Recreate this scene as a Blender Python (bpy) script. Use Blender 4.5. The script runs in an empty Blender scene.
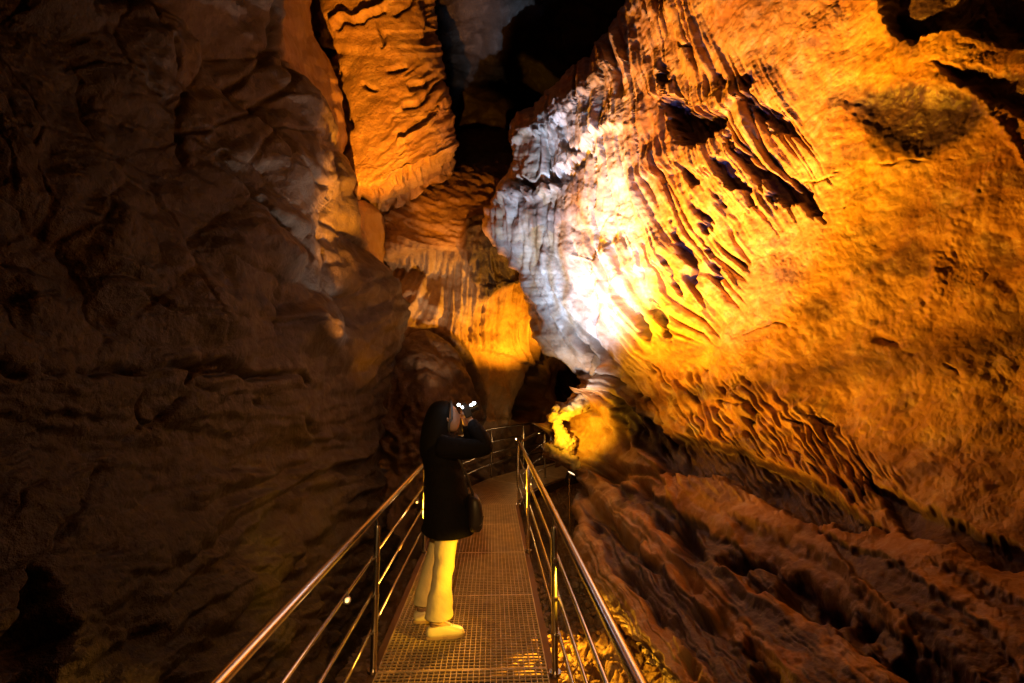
import bpy, bmesh, math, random
import numpy as np
from mathutils import Vector, Matrix
random.seed(7)
rng = np.random.default_rng(11)
S = bpy.context.scene
COL = S.collection
PI = math.pi

# ------------------------------------------------------------------ camera
EYE = np.array([0.0, 0.0, 1.75])
FOC = 455.0
PITCH = math.atan(48.5/455); YAW = math.atan(19/455*math.cos(PITCH))
cd = bpy.data.cameras.new('camera'); cam = bpy.data.objects.new('camera', cd); COL.objects.link(cam)
cd.sensor_width = 36; cd.lens = 36*FOC/1024; cd.clip_start = 0.05; cd.clip_end = 200
cam.location = EYE
cam.rotation_euler = (PI/2+PITCH, 0, -YAW)
S.camera = cam
CR = np.array(cam.rotation_euler.to_matrix())

def P(u, v, D):
    """a point seen in direction (u, v) whose forward (+Y) distance is D metres"""
    u, v, D = np.broadcast_arrays(np.asarray(u, float), np.asarray(v, float), np.asarray(D, float))
    d = np.stack([(u-512)/FOC, -(v-341.5)/FOC, -np.ones_like(u)], -1) @ CR.T
    return EYE + d*(D/d[..., 1])[..., None]
def pt(u, v, D): return Vector(P(u, v, D).tolist())

# ------------------------------------------------------------------ noise
_perm = np.random.default_rng(3).permutation(256).astype(np.int32)
_perm = np.concatenate([_perm, _perm, _perm])
_ang = np.random.default_rng(5).normal(size=(256, 3)); _ang /= np.linalg.norm(_ang, axis=1)[:, None]
_ang = _ang.astype(np.float32)
def perlin(x, y, z=0.0):
    x, y, z = np.broadcast_arrays(np.asarray(x, np.float32), np.asarray(y, np.float32), np.asarray(z, np.float32))
    xi = np.floor(x).astype(np.int32); yi = np.floor(y).astype(np.int32); zi = np.floor(z).astype(np.int32)
    xf = x-xi; yf = y-yi; zf = z-zi
    u = xf*xf*xf*(xf*(xf*6-15)+10); v = yf*yf*yf*(yf*(yf*6-15)+10); w = zf*zf*zf*(zf*(zf*6-15)+10)
    out = 0
    for a in (0, 1):
        for b in (0, 1):
            h1 = _perm[_perm[(xi+a) & 255]+((yi+b) & 255)]
            for c in (0, 1):
                g = _ang[_perm[h1+((zi+c) & 255)]]
                d = g[..., 0]*(xf-a)+g[..., 1]*(yf-b)+g[..., 2]*(zf-c)
                out = out + d*(u if a else 1-u)*(v if b else 1-v)*(w if c else 1-w)
    return out*1.6
def fbm(p, f, o=4, gain=0.5, seed=0.0, ridge=0):
    t = 0; a = 1.0; s = 0
    for i in range(o):
        n = perlin(p[..., 0]*f+seed+i*7.3, p[..., 1]*f+i*3.1, p[..., 2]*f-seed)
        if ridge == 1: n = 1-2*np.abs(n)
        elif ridge == 2: n = 2*np.abs(n)-0.6
        t = t+a*n; s += a; a *= gain; f *= 2.03
    return t/s
def n2(x, y, s=0.0): return perlin(x, y, s+0.37)
def facets(x, y, seed=0):
    """2D Worley: (F1, F2-F1, cell id)"""
    xi = np.floor(x).astype(np.int32); yi = np.floor(y).astype(np.int32)
    f1 = np.full(x.shape, 9.0, np.float32); f2 = f1.copy(); cid = np.zeros(x.shape, np.float32)
    for a in (-1, 0, 1):
        for b in (-1, 0, 1):
            h = _perm[_perm[(xi+a+seed) & 255]+((yi+b) & 255)]
            px = xi+a+_perm[h+17]/255.0; py = yi+b+_perm[h+91]/255.0
            d = np.hypot(x-px, y-py)
            near = d < f1
            f2 = np.where(near, f1, np.minimum(f2, d)); cid = np.where(near, h/255.0, cid); f1 = np.where(near, d, f1)
    return f1, f2-f1, cid
def sst(a, b, x):
    t = np.clip((x-a)/(b-a), 0, 1); return t*t*(3-2*t)
def poly_sd(u, v, pts):
    """signed distance to a closed outline, negative inside"""
    pts = np.asarray(pts, float); n = len(pts)
    d = np.full(u.shape, 1e9); ins = np.zeros(u.shape, bool)
    for i in range(n):
        a = pts[i]; b = pts[(i+1) % n]; e = b-a
        t = np.clip(((u-a[0])*e[0]+(v-a[1])*e[1])/max(e@e, 1e-9), 0, 1)
        d = np.minimum(d, np.hypot(u-a[0]-t*e[0], v-a[1]-t*e[1]))
        if a[1] != b[1]:
            c = ((a[1] > v) != (b[1] > v)) & (u < (b[0]-a[0])*(v-a[1])/(b[1]-a[1])+a[0])
            ins ^= c
    return np.where(ins, -d, d)
def line_d(u, v, pts):
    """distance to an open line, and the running 0..1 position along it"""
    pts = np.asarray(pts, float); d = np.full(u.shape, 1e9); s = np.zeros(u.shape); n = len(pts)-1
    for i in range(n):
        a = pts[i]; b = pts[i+1]; e = b-a
        t = np.clip(((u-a[0])*e[0]+(v-a[1])*e[1])/max(e@e, 1e-9), 0, 1)
        q = np.hypot(u-a[0]-t*e[0], v-a[1]-t*e[1])
        s = np.where(q < d, (i+t)/n, s); d = np.minimum(d, q)
    return d, s
def cubic(x, xs, ys):
    """Catmull-Rom through (xs, ys); ys may carry more axes"""
    xs = np.asarray(xs, float); ys = np.asarray(ys, float)
    x = np.clip(x, xs[0], xs[-1]); i = np.clip(np.searchsorted(xs, x, side='right')-1, 0, len(xs)-2)
    m = np.gradient(ys, xs, axis=0)
    h = xs[i+1]-xs[i]; t = (x-xs[i])/h
    if ys.ndim > 1: t = t[..., None]; h = h[..., None]
    return (2*t**3-3*t**2+1)*ys[i]+(t**3-2*t**2+t)*h*m[i]+(-2*t**3+3*t**2)*ys[i+1]+(t**3-t**2)*h*m[i+1]
def net(U, V, us, vs, tab):
    """smooth depth from a coarse table tab[v][u] of 1/depth"""
    tab = 1.0/np.asarray(tab, float)
    us = np.asarray(us, float); vs = np.asarray(vs, float)
    fine_u = np.linspace(us[0], us[-1], 260); fine_v = np.linspace(vs[0], vs[-1], 260)
    A = cubic(fine_v, vs, tab); A = cubic(fine_u, us, A.T).T
    for _ in range(14):
        A[1:-1] = (A[:-2]+2*A[1:-1]+A[2:])/4; A[:, 1:-1] = (A[:, :-2]+2*A[:, 1:-1]+A[:, 2:])/4
    iu = np.clip((U-us[0])/(us[-1]-us[0])*259, 0, 258.999); iv = np.clip((V-vs[0])/(vs[-1]-vs[0])*259, 0, 258.999)
    a = iu.astype(int); b = iv.astype(int); fu = iu-a; fv = iv-b
    return 1.0/((A[b, a]*(1-fu)+A[b, a+1]*fu)*(1-fv)+(A[b+1, a]*(1-fu)+A[b+1, a+1]*fu)*fv)

# ------------------------------------------------------------------ object helpers
def tag(o, label=None, cat=None, group=None, kind=None):
    if label: o['label'] = label
    if cat: o['category'] = cat
    if group: o['group'] = group
    if kind: o['kind'] = kind
    return o
def empty(name, loc, rz=0):
    o = bpy.data.objects.new(name, None); o.empty_display_size = 0.1; COL.objects.link(o)
    o.location = loc; o.rotation_euler = (0, 0, rz); return o
def mesh_obj(name, V, F, mat, parent=None, smooth=True, attrs=None):
    me = bpy.data.meshes.new(name)
    V = np.asarray(V, np.float32).reshape(-1, 3); F = np.asarray(F, np.int32)
    n = F.shape[1]
    me.vertices.add(len(V)); me.vertices.foreach_set('co', V.ravel())
    me.loops.add(F.size); me.loops.foreach_set('vertex_index', F.ravel())
    me.polygons.add(len(F)); me.polygons.foreach_set('loop_start', np.arange(0, F.size, n, dtype=np.int32))
    me.polygons.foreach_set('loop_total', np.full(len(F), n, np.int32))
    me.polygons.foreach_set('use_smooth', np.full(len(F), smooth))
    me.update(calc_edges=True)
    for k, a in (attrs or {}).items():
        at = me.attributes.new(k, 'FLOAT', 'POINT'); at.data.foreach_set('value', np.asarray(a, np.float32).ravel())
    me.materials.append(mat)
    o = bpy.data.objects.new(name, me); COL.objects.link(o)
    if parent: o.parent = parent
    return o
class MB:
    def __init__(s): s.v = []; s.f = []
    def add(s, V, F):
        b = len(s.v); s.v += [tuple(map(float, p)) for p in V]; s.f += [tuple(i+b for i in f) for f in F]; return s
    def box(s, c, sx, sy, sz, M=None):
        V = [Vector((x*sx/2, y*sy/2, z*sz/2)) for x in (-1, 1) for y in (-1, 1) for z in (-1, 1)]
        if M is not None: V = [M@p for p in V]
        V = [p+Vector(c) for p in V]
        return s.add(V, [(0, 1, 3, 2), (4, 6, 7, 5), (0, 4, 5, 1), (2, 3, 7, 6), (0, 2, 6, 4), (1, 5, 7, 3)])
    def bar(s, a, b, w, h, up=(0, 0, 1)):
        a = Vector(a); b = Vector(b); d = (b-a).normalized(); x = d.cross(Vector(up)).normalized(); z = x.cross(d)
        V = [q+x*i*w/2+z*j*h/2 for q in (a, b) for i in (-1, 1) for j in (-1, 1)]
        return s.add(V, [(0, 1, 3, 2), (4, 6, 7, 5), (0, 4, 5, 1), (2, 3, 7, 6), (0, 2, 6, 4), (1, 5, 7, 3)])
    def tube(s, pts, r, n=12, cap=True):
        pts = [Vector(p) for p in pts]; R = r if isinstance(r, (list, tuple)) else [r]*len(pts)
        b = len(s.v); prev = None
        for i, p in enumerate(pts):
            d = (pts[min(i+1, len(pts)-1)]-pts[max(i-1, 0)]).normalized()
            ref = Vector((0, 0, 1)) if abs(d.z) < 0.95 else Vector((0, 1, 0))
            x = (prev-d*prev.dot(d)).normalized() if prev is not None else d.cross(ref).normalized()
            prev = x; y = d.cross(x)
            for k in range(n):
                a = 2*PI*k/n; s.v.append(tuple(p+(x*math.cos(a)+y*math.sin(a))*R[i]))
        for i in range(len(pts)-1):
            for k in range(n):
                k2 = (k+1) % n; s.f.append((b+i*n+k, b+i*n+k2, b+(i+1)*n+k2, b+(i+1)*n+k))
        if cap:
            s.f.append(tuple(b+k for k in range(n))[::-1]); s.f.append(tuple(b+(len(pts)-1)*n+k for k in range(n)))
        return s
    def rings(s, rings, n=20, cap=True, power=2.0):
        """rings of (centre, rx, ry[, tilt about y, rz])"""
        b = len(s.v)
        for rg in rings:
            c, rx, ry = Vector(rg[0]), rg[1], rg[2]; ty = rg[3] if len(rg) > 3 else 0; tz = rg[4] if len(rg) > 4 else 0
            M = Matrix.Rotation(tz, 3, 'Z')@Matrix.Rotation(ty, 3, 'Y')
            for k in range(n):
                a = 2*PI*k/n; ca, sa = math.cos(a), math.sin(a)
                e = 2/power
                s.v.append(tuple(c+M@Vector((math.copysign(abs(ca)**e, ca)*rx, math.copysign(abs(sa)**e, sa)*ry, 0))))
        m = len(rings)
        for i in range(m-1):
            for k in range(n):
                k2 = (k+1) % n; s.f.append((b+i*n+k, b+i*n+k2, b+(i+1)*n+k2, b+(i+1)*n+k))
        if cap:
            s.f.append(tuple(b+k for k in range(n))[::-1]); s.f.append(tuple(b+(m-1)*n+k for k in range(n)))
        return s
    def build(s, name, mat, parent=None, smooth=True, sub=0, bevel=0):
        me = bpy.data.meshes.new(name); me.from_pydata(s.v, [], s.f); me.update()
        me.polygons.foreach_set('use_smooth', [smooth]*len(me.polygons)); me.materials.append(mat)
        o = bpy.data.objects.new(name, me); COL.objects.link(o)
        if parent: o.parent = parent
        if bevel:
            m = o.modifiers.new('bevel', 'BEVEL'); m.width = bevel; m.segments = 2; m.limit_method = 'ANGLE'
        if sub:
            m = o.modifiers.new('sub', 'SUBSURF'); m.levels = m.render_levels = sub
        if smooth and not sub:
            try: me.set_sharp_from_angle(angle=math.radians(50))
            except Exception: pass
        return o

# ------------------------------------------------------------------ materials
def new_mat(name):
    m = bpy.data.materials.new(name); m.use_nodes = True; nt = m.node_tree
    return m, nt, nt.nodes['Principled BSDF']
def simple(name, col, rough=0.5, metal=0, spec=0.5, noise=0.0, nscale=20, bump=0.0, emit=None, es=0, coat=0):
    m, nt, b = new_mat(name); N = nt.nodes; L = nt.links
    b.inputs['Base Color'].default_value = (*col, 1); b.inputs['Roughness'].default_value = rough
    b.inputs['Metallic'].default_value = metal; b.inputs['Specular IOR Level'].default_value = spec
    if noise or bump:
        tc = N.new('ShaderNodeTexCoord'); t = N.new('ShaderNodeTexNoise'); t.inputs['Scale'].default_value = nscale; t.inputs['Detail'].default_value = 6
        L.new(tc.outputs['Object'], t.inputs['Vector'])
        if noise:
            mx = N.new('ShaderNodeMix'); mx.data_type = 'RGBA'
            mx.inputs['A'].default_value = (*[c*(1-noise) for c in col], 1); mx.inputs['B'].default_value = (*[min(1, c*(1+noise)) for c in col], 1)
            L.new(t.outputs['Fac'], mx.inputs['Factor']); L.new(mx.outputs['Result'], b.inputs['Base Color'])
            mr = N.new('ShaderNodeMapRange'); mr.inputs['To Min'].default_value = rough*0.75; mr.inputs['To Max'].default_value = min(1, rough*1.3)
            L.new(t.outputs['Fac'], mr.inputs['Value']); L.new(mr.outputs['Result'], b.inputs['Roughness'])
        if bump:
            bp = N.new('ShaderNodeBump'); bp.inputs['Strength'].default_value = 1; bp.inputs['Distance'].default_value = bump
            L.new(t.outputs['Fac'], bp.inputs['Height']); L.new(bp.outputs['Normal'], b.inputs['Normal'])
    if emit: b.inputs['Emission Color'].default_value = (*emit, 1); b.inputs['Emission Strength'].default_value = es
    if coat: b.inputs['Coat Weight'].default_value = coat; b.inputs['Coat Roughness'].default_value = 0.15
    return m
def rock_mat(name, base, base2, grey, pale, rough=0.5, bump=0.012, scale=1.0):
    """rock: two base tones mottled, point attributes grey / pale blend in bare rock and painted shade / calcite and painted light, pit darkens cracks"""
    m, nt, b = new_mat(name); N = nt.nodes; L = nt.links
    tc = N.new('ShaderNodeTexCoord')
    def noise(sc, det=8, rgh=0.6, dist=0.0):
        t = N.new('ShaderNodeTexNoise'); t.inputs['Scale'].default_value = sc*scale; t.inputs['Detail'].default_value = det
        t.inputs['Roughness'].default_value = rgh; t.inputs['Distortion'].default_value = dist
        L.new(tc.outputs['Object'], t.inputs['Vector']); return t.outputs['Fac']
    def mr(src, a, c, d=0.0, e=1.0):
        t = N.new('ShaderNodeMapRange'); t.inputs['From Min'].default_value = a; t.inputs['From Max'].default_value = c
        t.inputs['To Min'].default_value = d; t.inputs['To Max'].default_value = e; L.new(src, t.inputs['Value']); return t.outputs['Result']
    def mix(f, a, c):
        t = N.new('ShaderNodeMix'); t.data_type = 'RGBA'
        if isinstance(f, float): t.inputs['Factor'].default_value = f
        else: L.new(f, t.inputs['Factor'])
        for k, x in (('A', a), ('B', c)):
            if isinstance(x, tuple): t.inputs[k].default_value = (*x, 1)
            else: L.new(x, t.inputs[k])
        return t.outputs['Result']
    def math_(op, a, c):
        t = N.new('ShaderNodeMath'); t.operation = op
        for i, x in enumerate((a, c)):
            if isinstance(x, (int, float)): t.inputs[i].default_value = x
            else: L.new(x, t.inputs[i])
        return t.outputs[0]
    def att(n):
        t = N.new('ShaderNodeAttribute'); t.attribute_name = n; return t.outputs['Fac']
    big = noise(0.9, 7, 0.62, 0.6); mid = noise(5.5, 8, 0.65, 0.3); fine = noise(38, 5, 0.6); grain = noise(160, 3, 0.6)
    c = mix(mr(big, 0.35, 0.66), base, base2)
    c = mix(mr(mid, 0.48, 0.72, 0, 0.55), c, tuple(x*0.45 for x in base2))
    c = mix(mr(mid, 0.50, 0.30, 0, 0.35), c, pale)
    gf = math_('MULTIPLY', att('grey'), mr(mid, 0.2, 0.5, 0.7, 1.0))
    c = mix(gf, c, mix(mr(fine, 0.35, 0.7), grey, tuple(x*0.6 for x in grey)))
    c = mix(att('pale'), c, mix(mr(mid, 0.4, 0.65), pale, tuple(x*y for x, y in zip(pale, (0.8, 0.72, 0.66)))))
    c = mix(mr(fine, 0.56, 0.75, 0, 0.35), c, tuple(x*0.35 for x in base2))
    c = mix(att('flow'), c, mix(mr(mid, 0.3, 0.7), (0.46, 0.31, 0.17), (0.34, 0.20, 0.09)))
    c = mix(att('pit'), c, tuple(x*0.12 for x in base2))
    L.new(c, b.inputs['Base Color'])
    L.new(mr(mid, 0.3, 0.7, rough*0.65, min(1, rough*1.4)), b.inputs['Roughness'])
    b.inputs['Specular IOR Level'].default_value = 0.45
    h = math_('ADD', math_('MULTIPLY', mid, 1.0), math_('MULTIPLY', fine, 0.45))
    h = math_('ADD', h, math_('MULTIPLY', grain, 0.12))
    bp = N.new('ShaderNodeBump'); bp.inputs['Strength'].default_value = 1; bp.inputs['Distance'].default_value = bump
    L.new(h, bp.inputs['Height']); L.new(bp.outputs['Normal'], b.inputs['Normal'])
    return m
M_FLOW = rock_mat('flowstone', (0.55, 0.345, 0.15), (0.38, 0.175, 0.055), (0.050, 0.029, 0.085), (0.72, 0.68, 0.66), 0.40, 0.014)  # third tone stands in for shade and cool light in the hollows
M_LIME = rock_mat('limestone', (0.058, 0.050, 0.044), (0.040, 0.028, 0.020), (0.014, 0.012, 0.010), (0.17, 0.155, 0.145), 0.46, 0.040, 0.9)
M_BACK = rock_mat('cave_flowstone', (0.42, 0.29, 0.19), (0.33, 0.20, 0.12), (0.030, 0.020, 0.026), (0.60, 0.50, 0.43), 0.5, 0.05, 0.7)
M_GRND = rock_mat('clay_rubble', (0.40, 0.28, 0.18), (0.26, 0.16, 0.09), (0.2, 0.18, 0.16), (0.6, 0.52, 0.42), 0.5, 0.02)
M_STEEL = simple('brushed_steel', (0.66, 0.62, 0.58), 0.24, 1.0)
M_GRATE = simple('galvanised_grating', (0.72, 0.56, 0.38), 0.46, 0.6, noise=0.5, nscale=9)
M_BEAM = simple('rusty_beam', (0.20, 0.12, 0.075), 0.55, 0.5, noise=0.4, nscale=9)
M_BLACK = simple('black_plastic', (0.02, 0.02, 0.022), 0.35)
M_LENS = simple('lamp_lens', (0.9, 0.8, 0.6), 0.2, emit=(1.0, 0.62, 0.16), es=3.5)
M_LENSW = simple('white_lens', (0.9, 0.9, 0.9), 0.2, emit=(0.85, 0.9, 1.0), es=30)

# ------------------------------------------------------------------ grids
def axis(a, b, f0, f1, fine, coarse):
    out = []; x = a
    while x < b:
        out.append(x)
        if f0 <= x <= f1: x += fine
        else: x += min(coarse, fine+0.08*min(abs(x-f0), abs(x-f1)))
    out.append(b); return np.array(out)
def grid_faces(r, c, flip=False):
    i = np.arange(r*c).reshape(r, c)
    F = np.stack([i[:-1, :-1], i[1:, :-1], i[1:, 1:], i[:-1, 1:]], -1).reshape(-1, 4)
    return F[:, ::-1] if flip else F
def normals(Q):
    a = np.gradient(Q, axis=0); b = np.gradient(Q, axis=1)
    n = np.cross(a, b); n /= np.linalg.norm(n, axis=-1)[..., None]+1e-12
    to = EYE-Q
    s = np.sign((n*to).sum(-1)).mean()
    return n*(s if s != 0 else 1)
def smooth2(A, k):
    for _ in range(k):
        A[1:-1] = (A[:-2]+2*A[1:-1]+A[2:])/4; A[:, 1:-1] = (A[:, :-2]+2*A[:, 1:-1]+A[:, 2:])/4
    return A

# ================================================================== RIGHT WALL with the flowstone cascade
def right_wall():
    vs = axis(-260, 950, 0, 690, 1.15, 10)
    sil = np.array([(-260, 800), (-100, 690), (0, 622), (20, 610), (45, 600), (62, 580), (85, 553), (100, 535), (115, 518), (130, 510), (160, 509), (180, 506),
        (197, 498), (212, 487), (228, 484), (245, 493), (262, 511), (275, 519), (290, 524), (310, 530), (335, 537), (350, 549), (362, 568), (372, 582), (388, 586),
        (398, 582), (408, 568), (418, 556), (430, 555), (440, 550), (448, 548), (456, 556), (466, 572), (475, 578), (490, 575), (540, 577), (580, 592), (620, 614), (660, 636), (700, 660), (800, 730), (950, 850)], float)
    xs = np.interp(vs, sil[:, 0], sil[:, 1])
    xs = xs+2.2*n2(vs/9, 0*vs)+1.2*n2(vs/3.5, 0*vs+4)
    nb = 26; nf = 620
    s = np.linspace(0, 1, nf)
    span = 1300-xs
    # fine columns inside the frame, coarser past it
    g = np.where(s < 0.86, s/0.86*0.66, 0.66+(s-0.86)/0.14*0.34)
    g = smooth2(np.stack([g]*3), 0)[1]
    Uf = xs[:, None]+span[:, None]*g[None]
    tb = np.linspace(1, 0, nb, endpoint=False)
    Ub = xs[:, None]+(tb**1.5)[None]*90
    U = np.concatenate([Ub, Uf], 1); V = np.repeat(vs[:, None], U.shape[1], 1)
    us_ = [450, 520, 580, 640, 700, 780, 860, 940, 1024, 1150, 1300]
    vs_ = [-260, 0, 130, 250, 350, 400, 450, 500, 560, 620, 683, 800, 950]
    T = [
     [8.0, 7.8, 7.2, 6.2, 5.3, 4.4, 3.65, 3.1, 2.7, 2.3, 1.9],
     [8.2, 7.9, 7.3, 6.15, 5.2, 4.3, 3.6, 3.08, 2.7, 2.3, 1.9],
     [8.4, 7.7, 7.1, 6.2, 5.3, 4.4, 3.7, 3.15, 2.75, 2.3, 1.9],
     [8.4, 7.8, 7.1, 6.2, 5.4, 4.45, 3.75, 3.25, 2.85, 2.35, 1.9],
     [8.6, 8.1, 7.4, 6.4, 5.4, 4.4, 3.7, 3.2, 2.8, 2.3, 1.9],
     [8.4, 8.0, 7.5, 6.5, 5.4, 4.35, 3.65, 3.15, 2.75, 2.3, 1.85],
     [8.0, 7.9, 7.5, 6.4, 5.2, 4.2, 3.55, 3.05, 2.65, 2.2, 1.8],
     [6.8, 6.6, 6.4, 5.5, 4.65, 3.85, 3.25, 2.8, 2.5, 2.1, 1.75],
     [5.2, 5.0, 4.8, 4.3, 3.8, 3.25, 2.85, 2.55, 2.3, 1.95, 1.65],
     [4.0, 3.9, 3.75, 3.45, 3.12, 2.8, 2.5, 2.28, 2.08, 1.8, 1.55],
     [3.1, 3.1, 3.0, 2.85, 2.65, 2.42, 2.2, 2.05, 1.92, 1.68, 1.45],
     [2.3, 2.3, 2.25, 2.2, 2.1, 1.95, 1.82, 1.72, 1.63, 1.5, 1.3],
     [1.6, 1.6, 1.6, 1.55, 1.5, 1.45, 1.4, 1.35, 1.3, 1.25, 1.15]]
    D = net(U, V, us_, vs_, T)
    t = np.clip((U-xs[:, None])/46, 0, 1); t[:, :nb] = 0
    kk = np.interp(vs, [0, 400, 520, 700], [1.0, 0.7, 0.45, 0.3])[:, None]
    D = D+kk*(1-np.sqrt(np.clip(1-(1-t)**2, 0, 1)))
    D[:, :nb] += kk*(tb[None]**0.8)*3.2
    Q = P(U, V, D)
    N = normals(Q)
    # soften the base normals so the displacement does not fold
    N = smooth2(N, 30); N /= np.linalg.norm(N, axis=-1)[..., None]
    px = D/FOC
    wu = U+5*n2(U/22, V/22)+2.0*n2(U/8, V/8, 3); wv = V+5*n2(U/22, V/22, 9)+2.0*n2(U/8, V/8, 12)
    h = np.zeros_like(U); grey = np.zeros_like(U); pale = np.zeros_like(U); pit = np.zeros_like(U)
    # -- broad rock relief in metres
    calm = 1-0.75*(1-sst(-8, 10, poly_sd(wu, wv, [(560, 405), (590, 360), (615, 370), (612, 420), (640, 460), (600, 476), (560, 462), (545, 440)])))
    hm = 0.16*fbm(Q, 0.55, 3, seed=2)+calm*0.07*fbm(Q, 1.9, 4, seed=8)+0.012*fbm(Q, 9, 3, seed=5, ridge=2)
    # -- flow direction, flutes
    kdir = np.interp(U, [500, 560, 620, 660, 700, 760, 820], [0.02, 0.06, 0.16, 0.30, 0.48, 0.66, 0.7])
    c = U-kdir*(V-150)
    fm = 1-sst(-14, 16, poly_sd(wu, wv, [(480, 100), (560, 40), (600, -60), (700, -60), (712, 40), (745, 70), (790, 100), (812, 150), (815, 215), (775, 225), (748, 215), (738, 300), (705, 340), (662, 345), (640, 372), (600, 376), (580, 350), (590, 250), (560, 215), (500, 230)]))
    c = c+7*n2(c/22, V/75, 8)+2.5*n2(c/9, V/30, 18)
    a1 = np.abs(n2(c/12, V/190, 1)); a2 = np.abs(n2(c/5.0, V/110, 2)); a3 = np.abs(n2(c/2.3, V/60, 5))
    a0 = sst(-0.4, 0.5, n2(U/34, V/48, 15)); rb0 = 1-sst(-12, 12, poly_sd(wu, wv, [(520, 280), (560, 240), (620, 240), (650, 320), (640, 372), (610, 405), (575, 395), (535, 345)])); h += (1-0.8*rb0)*fm*((2+12*a0)*np.minimum(a1, 0.55)+3.5*n2(c/30, V/70, 16)+1.8*fbm(Q, 7, 3, seed=17)+4.2*np.minimum(a2, .5)+1.8*a3-4)
    gate = sst(0.05, 0.35, n2(c/20, V/70, 14)+0.12*sst(620, 700, U))
    slit = (1-sst(0.02, 0.10, np.abs(n2(c/12, V/190, 1))))*gate*fm
    h -= 10*slit; grey = np.maximum(grey, 0.85*slit)
    # staged curtain steps: ragged overhanging rims
    for k, (rim, dep) in enumerate([([(500, 200), (530, 196), (556, 182), (580, 160), (596, 132), (622, 120)], 7), ([(512, 140), (560, 112), (600, 70), (622, 52)], 5),
                     ([(650, 92), (682, 108), (722, 112), (745, 90), (790, 112)], 7), ([(640, 168), (690, 160), (716, 172), (742, 205)], 6),
                     ([(622, 270), (656, 262), (690, 288), (705, 320)], 5)]):
        rim = np.array(rim, float)
        jag = (9 if k == 0 else 18)*np.abs(n2(c/4.6, 0*V, 20+k))+9*n2(c/16, 0*V, 30+k)
        ly = np.interp(U, rim[:, 0], rim[:, 1])+jag; inr = sst(rim[0, 0]-8, rim[0, 0]+6, U)*(1-sst(rim[-1, 0]-6, rim[-1, 0]+10, U))
        d = V-ly
        h += inr*dep*(sst(-42, -3, d)*(1-sst(-1.0, 2.0, d))-0.25*sst(0, 4, d)*(1-sst(6, 26, d)))
    # -- pale calcite area, smooth ribbons sweeping to the foot of the cascade
    pa = 1-sst(-25, 25, poly_sd(wu, wv, [(470, 190), (505, 110), (560, 90), (610, 110), (632, 170), (650, 260), (668, 330), (650, 380), (620, 400), (600, 360), (575, 385), (525, 340), (510, 270), (480, 240)]))
    pale = np.maximum(pale, pa*np.clip(0.72+0.9*n2(c/8, V/150, 40), 0, 1))
    rib = 1-sst(-12, 12, poly_sd(wu, wv, [(520, 280), (560, 240), (620, 240), (650, 320), (640, 372), (610, 405), (575, 395), (535, 345)]))
    sw = U*0.75-V*0.5-0.0016*(V-300)**2
    h += rib*(15*np.abs(n2(sw/13, V/130, 50))+4.5*np.abs(n2(sw/4.5, V/90, 51))-2)
    # knobbly bluish nose
    nose = 1-sst(-10, 10, poly_sd(wu, wv, [(480, 200), (520, 185), (572, 176), (600, 160), (606, 190), (590, 215), (568, 225), (556, 245), (545, 270), (515, 275), (480, 245)]))
    f1, e, cid = facets(wu/13, wv/13, 3)
    h += nose*(2.2*(cid-0.5)*sst(0, 0.4, e)+1.0*(0.6-f1)+7*np.abs(n2(U/6.5, V/75, 52))); 
    grey = np.maximum(grey, nose*0.55*sst(0.35, 0.6, cid)); pale *= 1-0.45*nose
    f1, e, cid = facets(wu/26, wv/30, 8)
    sheet_ = 1-sst(-8, 8, poly_sd(wu, wv, [(556, 245), (575, 222), (600, 200), (622, 210), (632, 300), (600, 320), (560, 330), (530, 320), (524, 285), (545, 272)]))
    h += sheet_*(3*(cid-0.5)*sst(0, 0.15, e))
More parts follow.
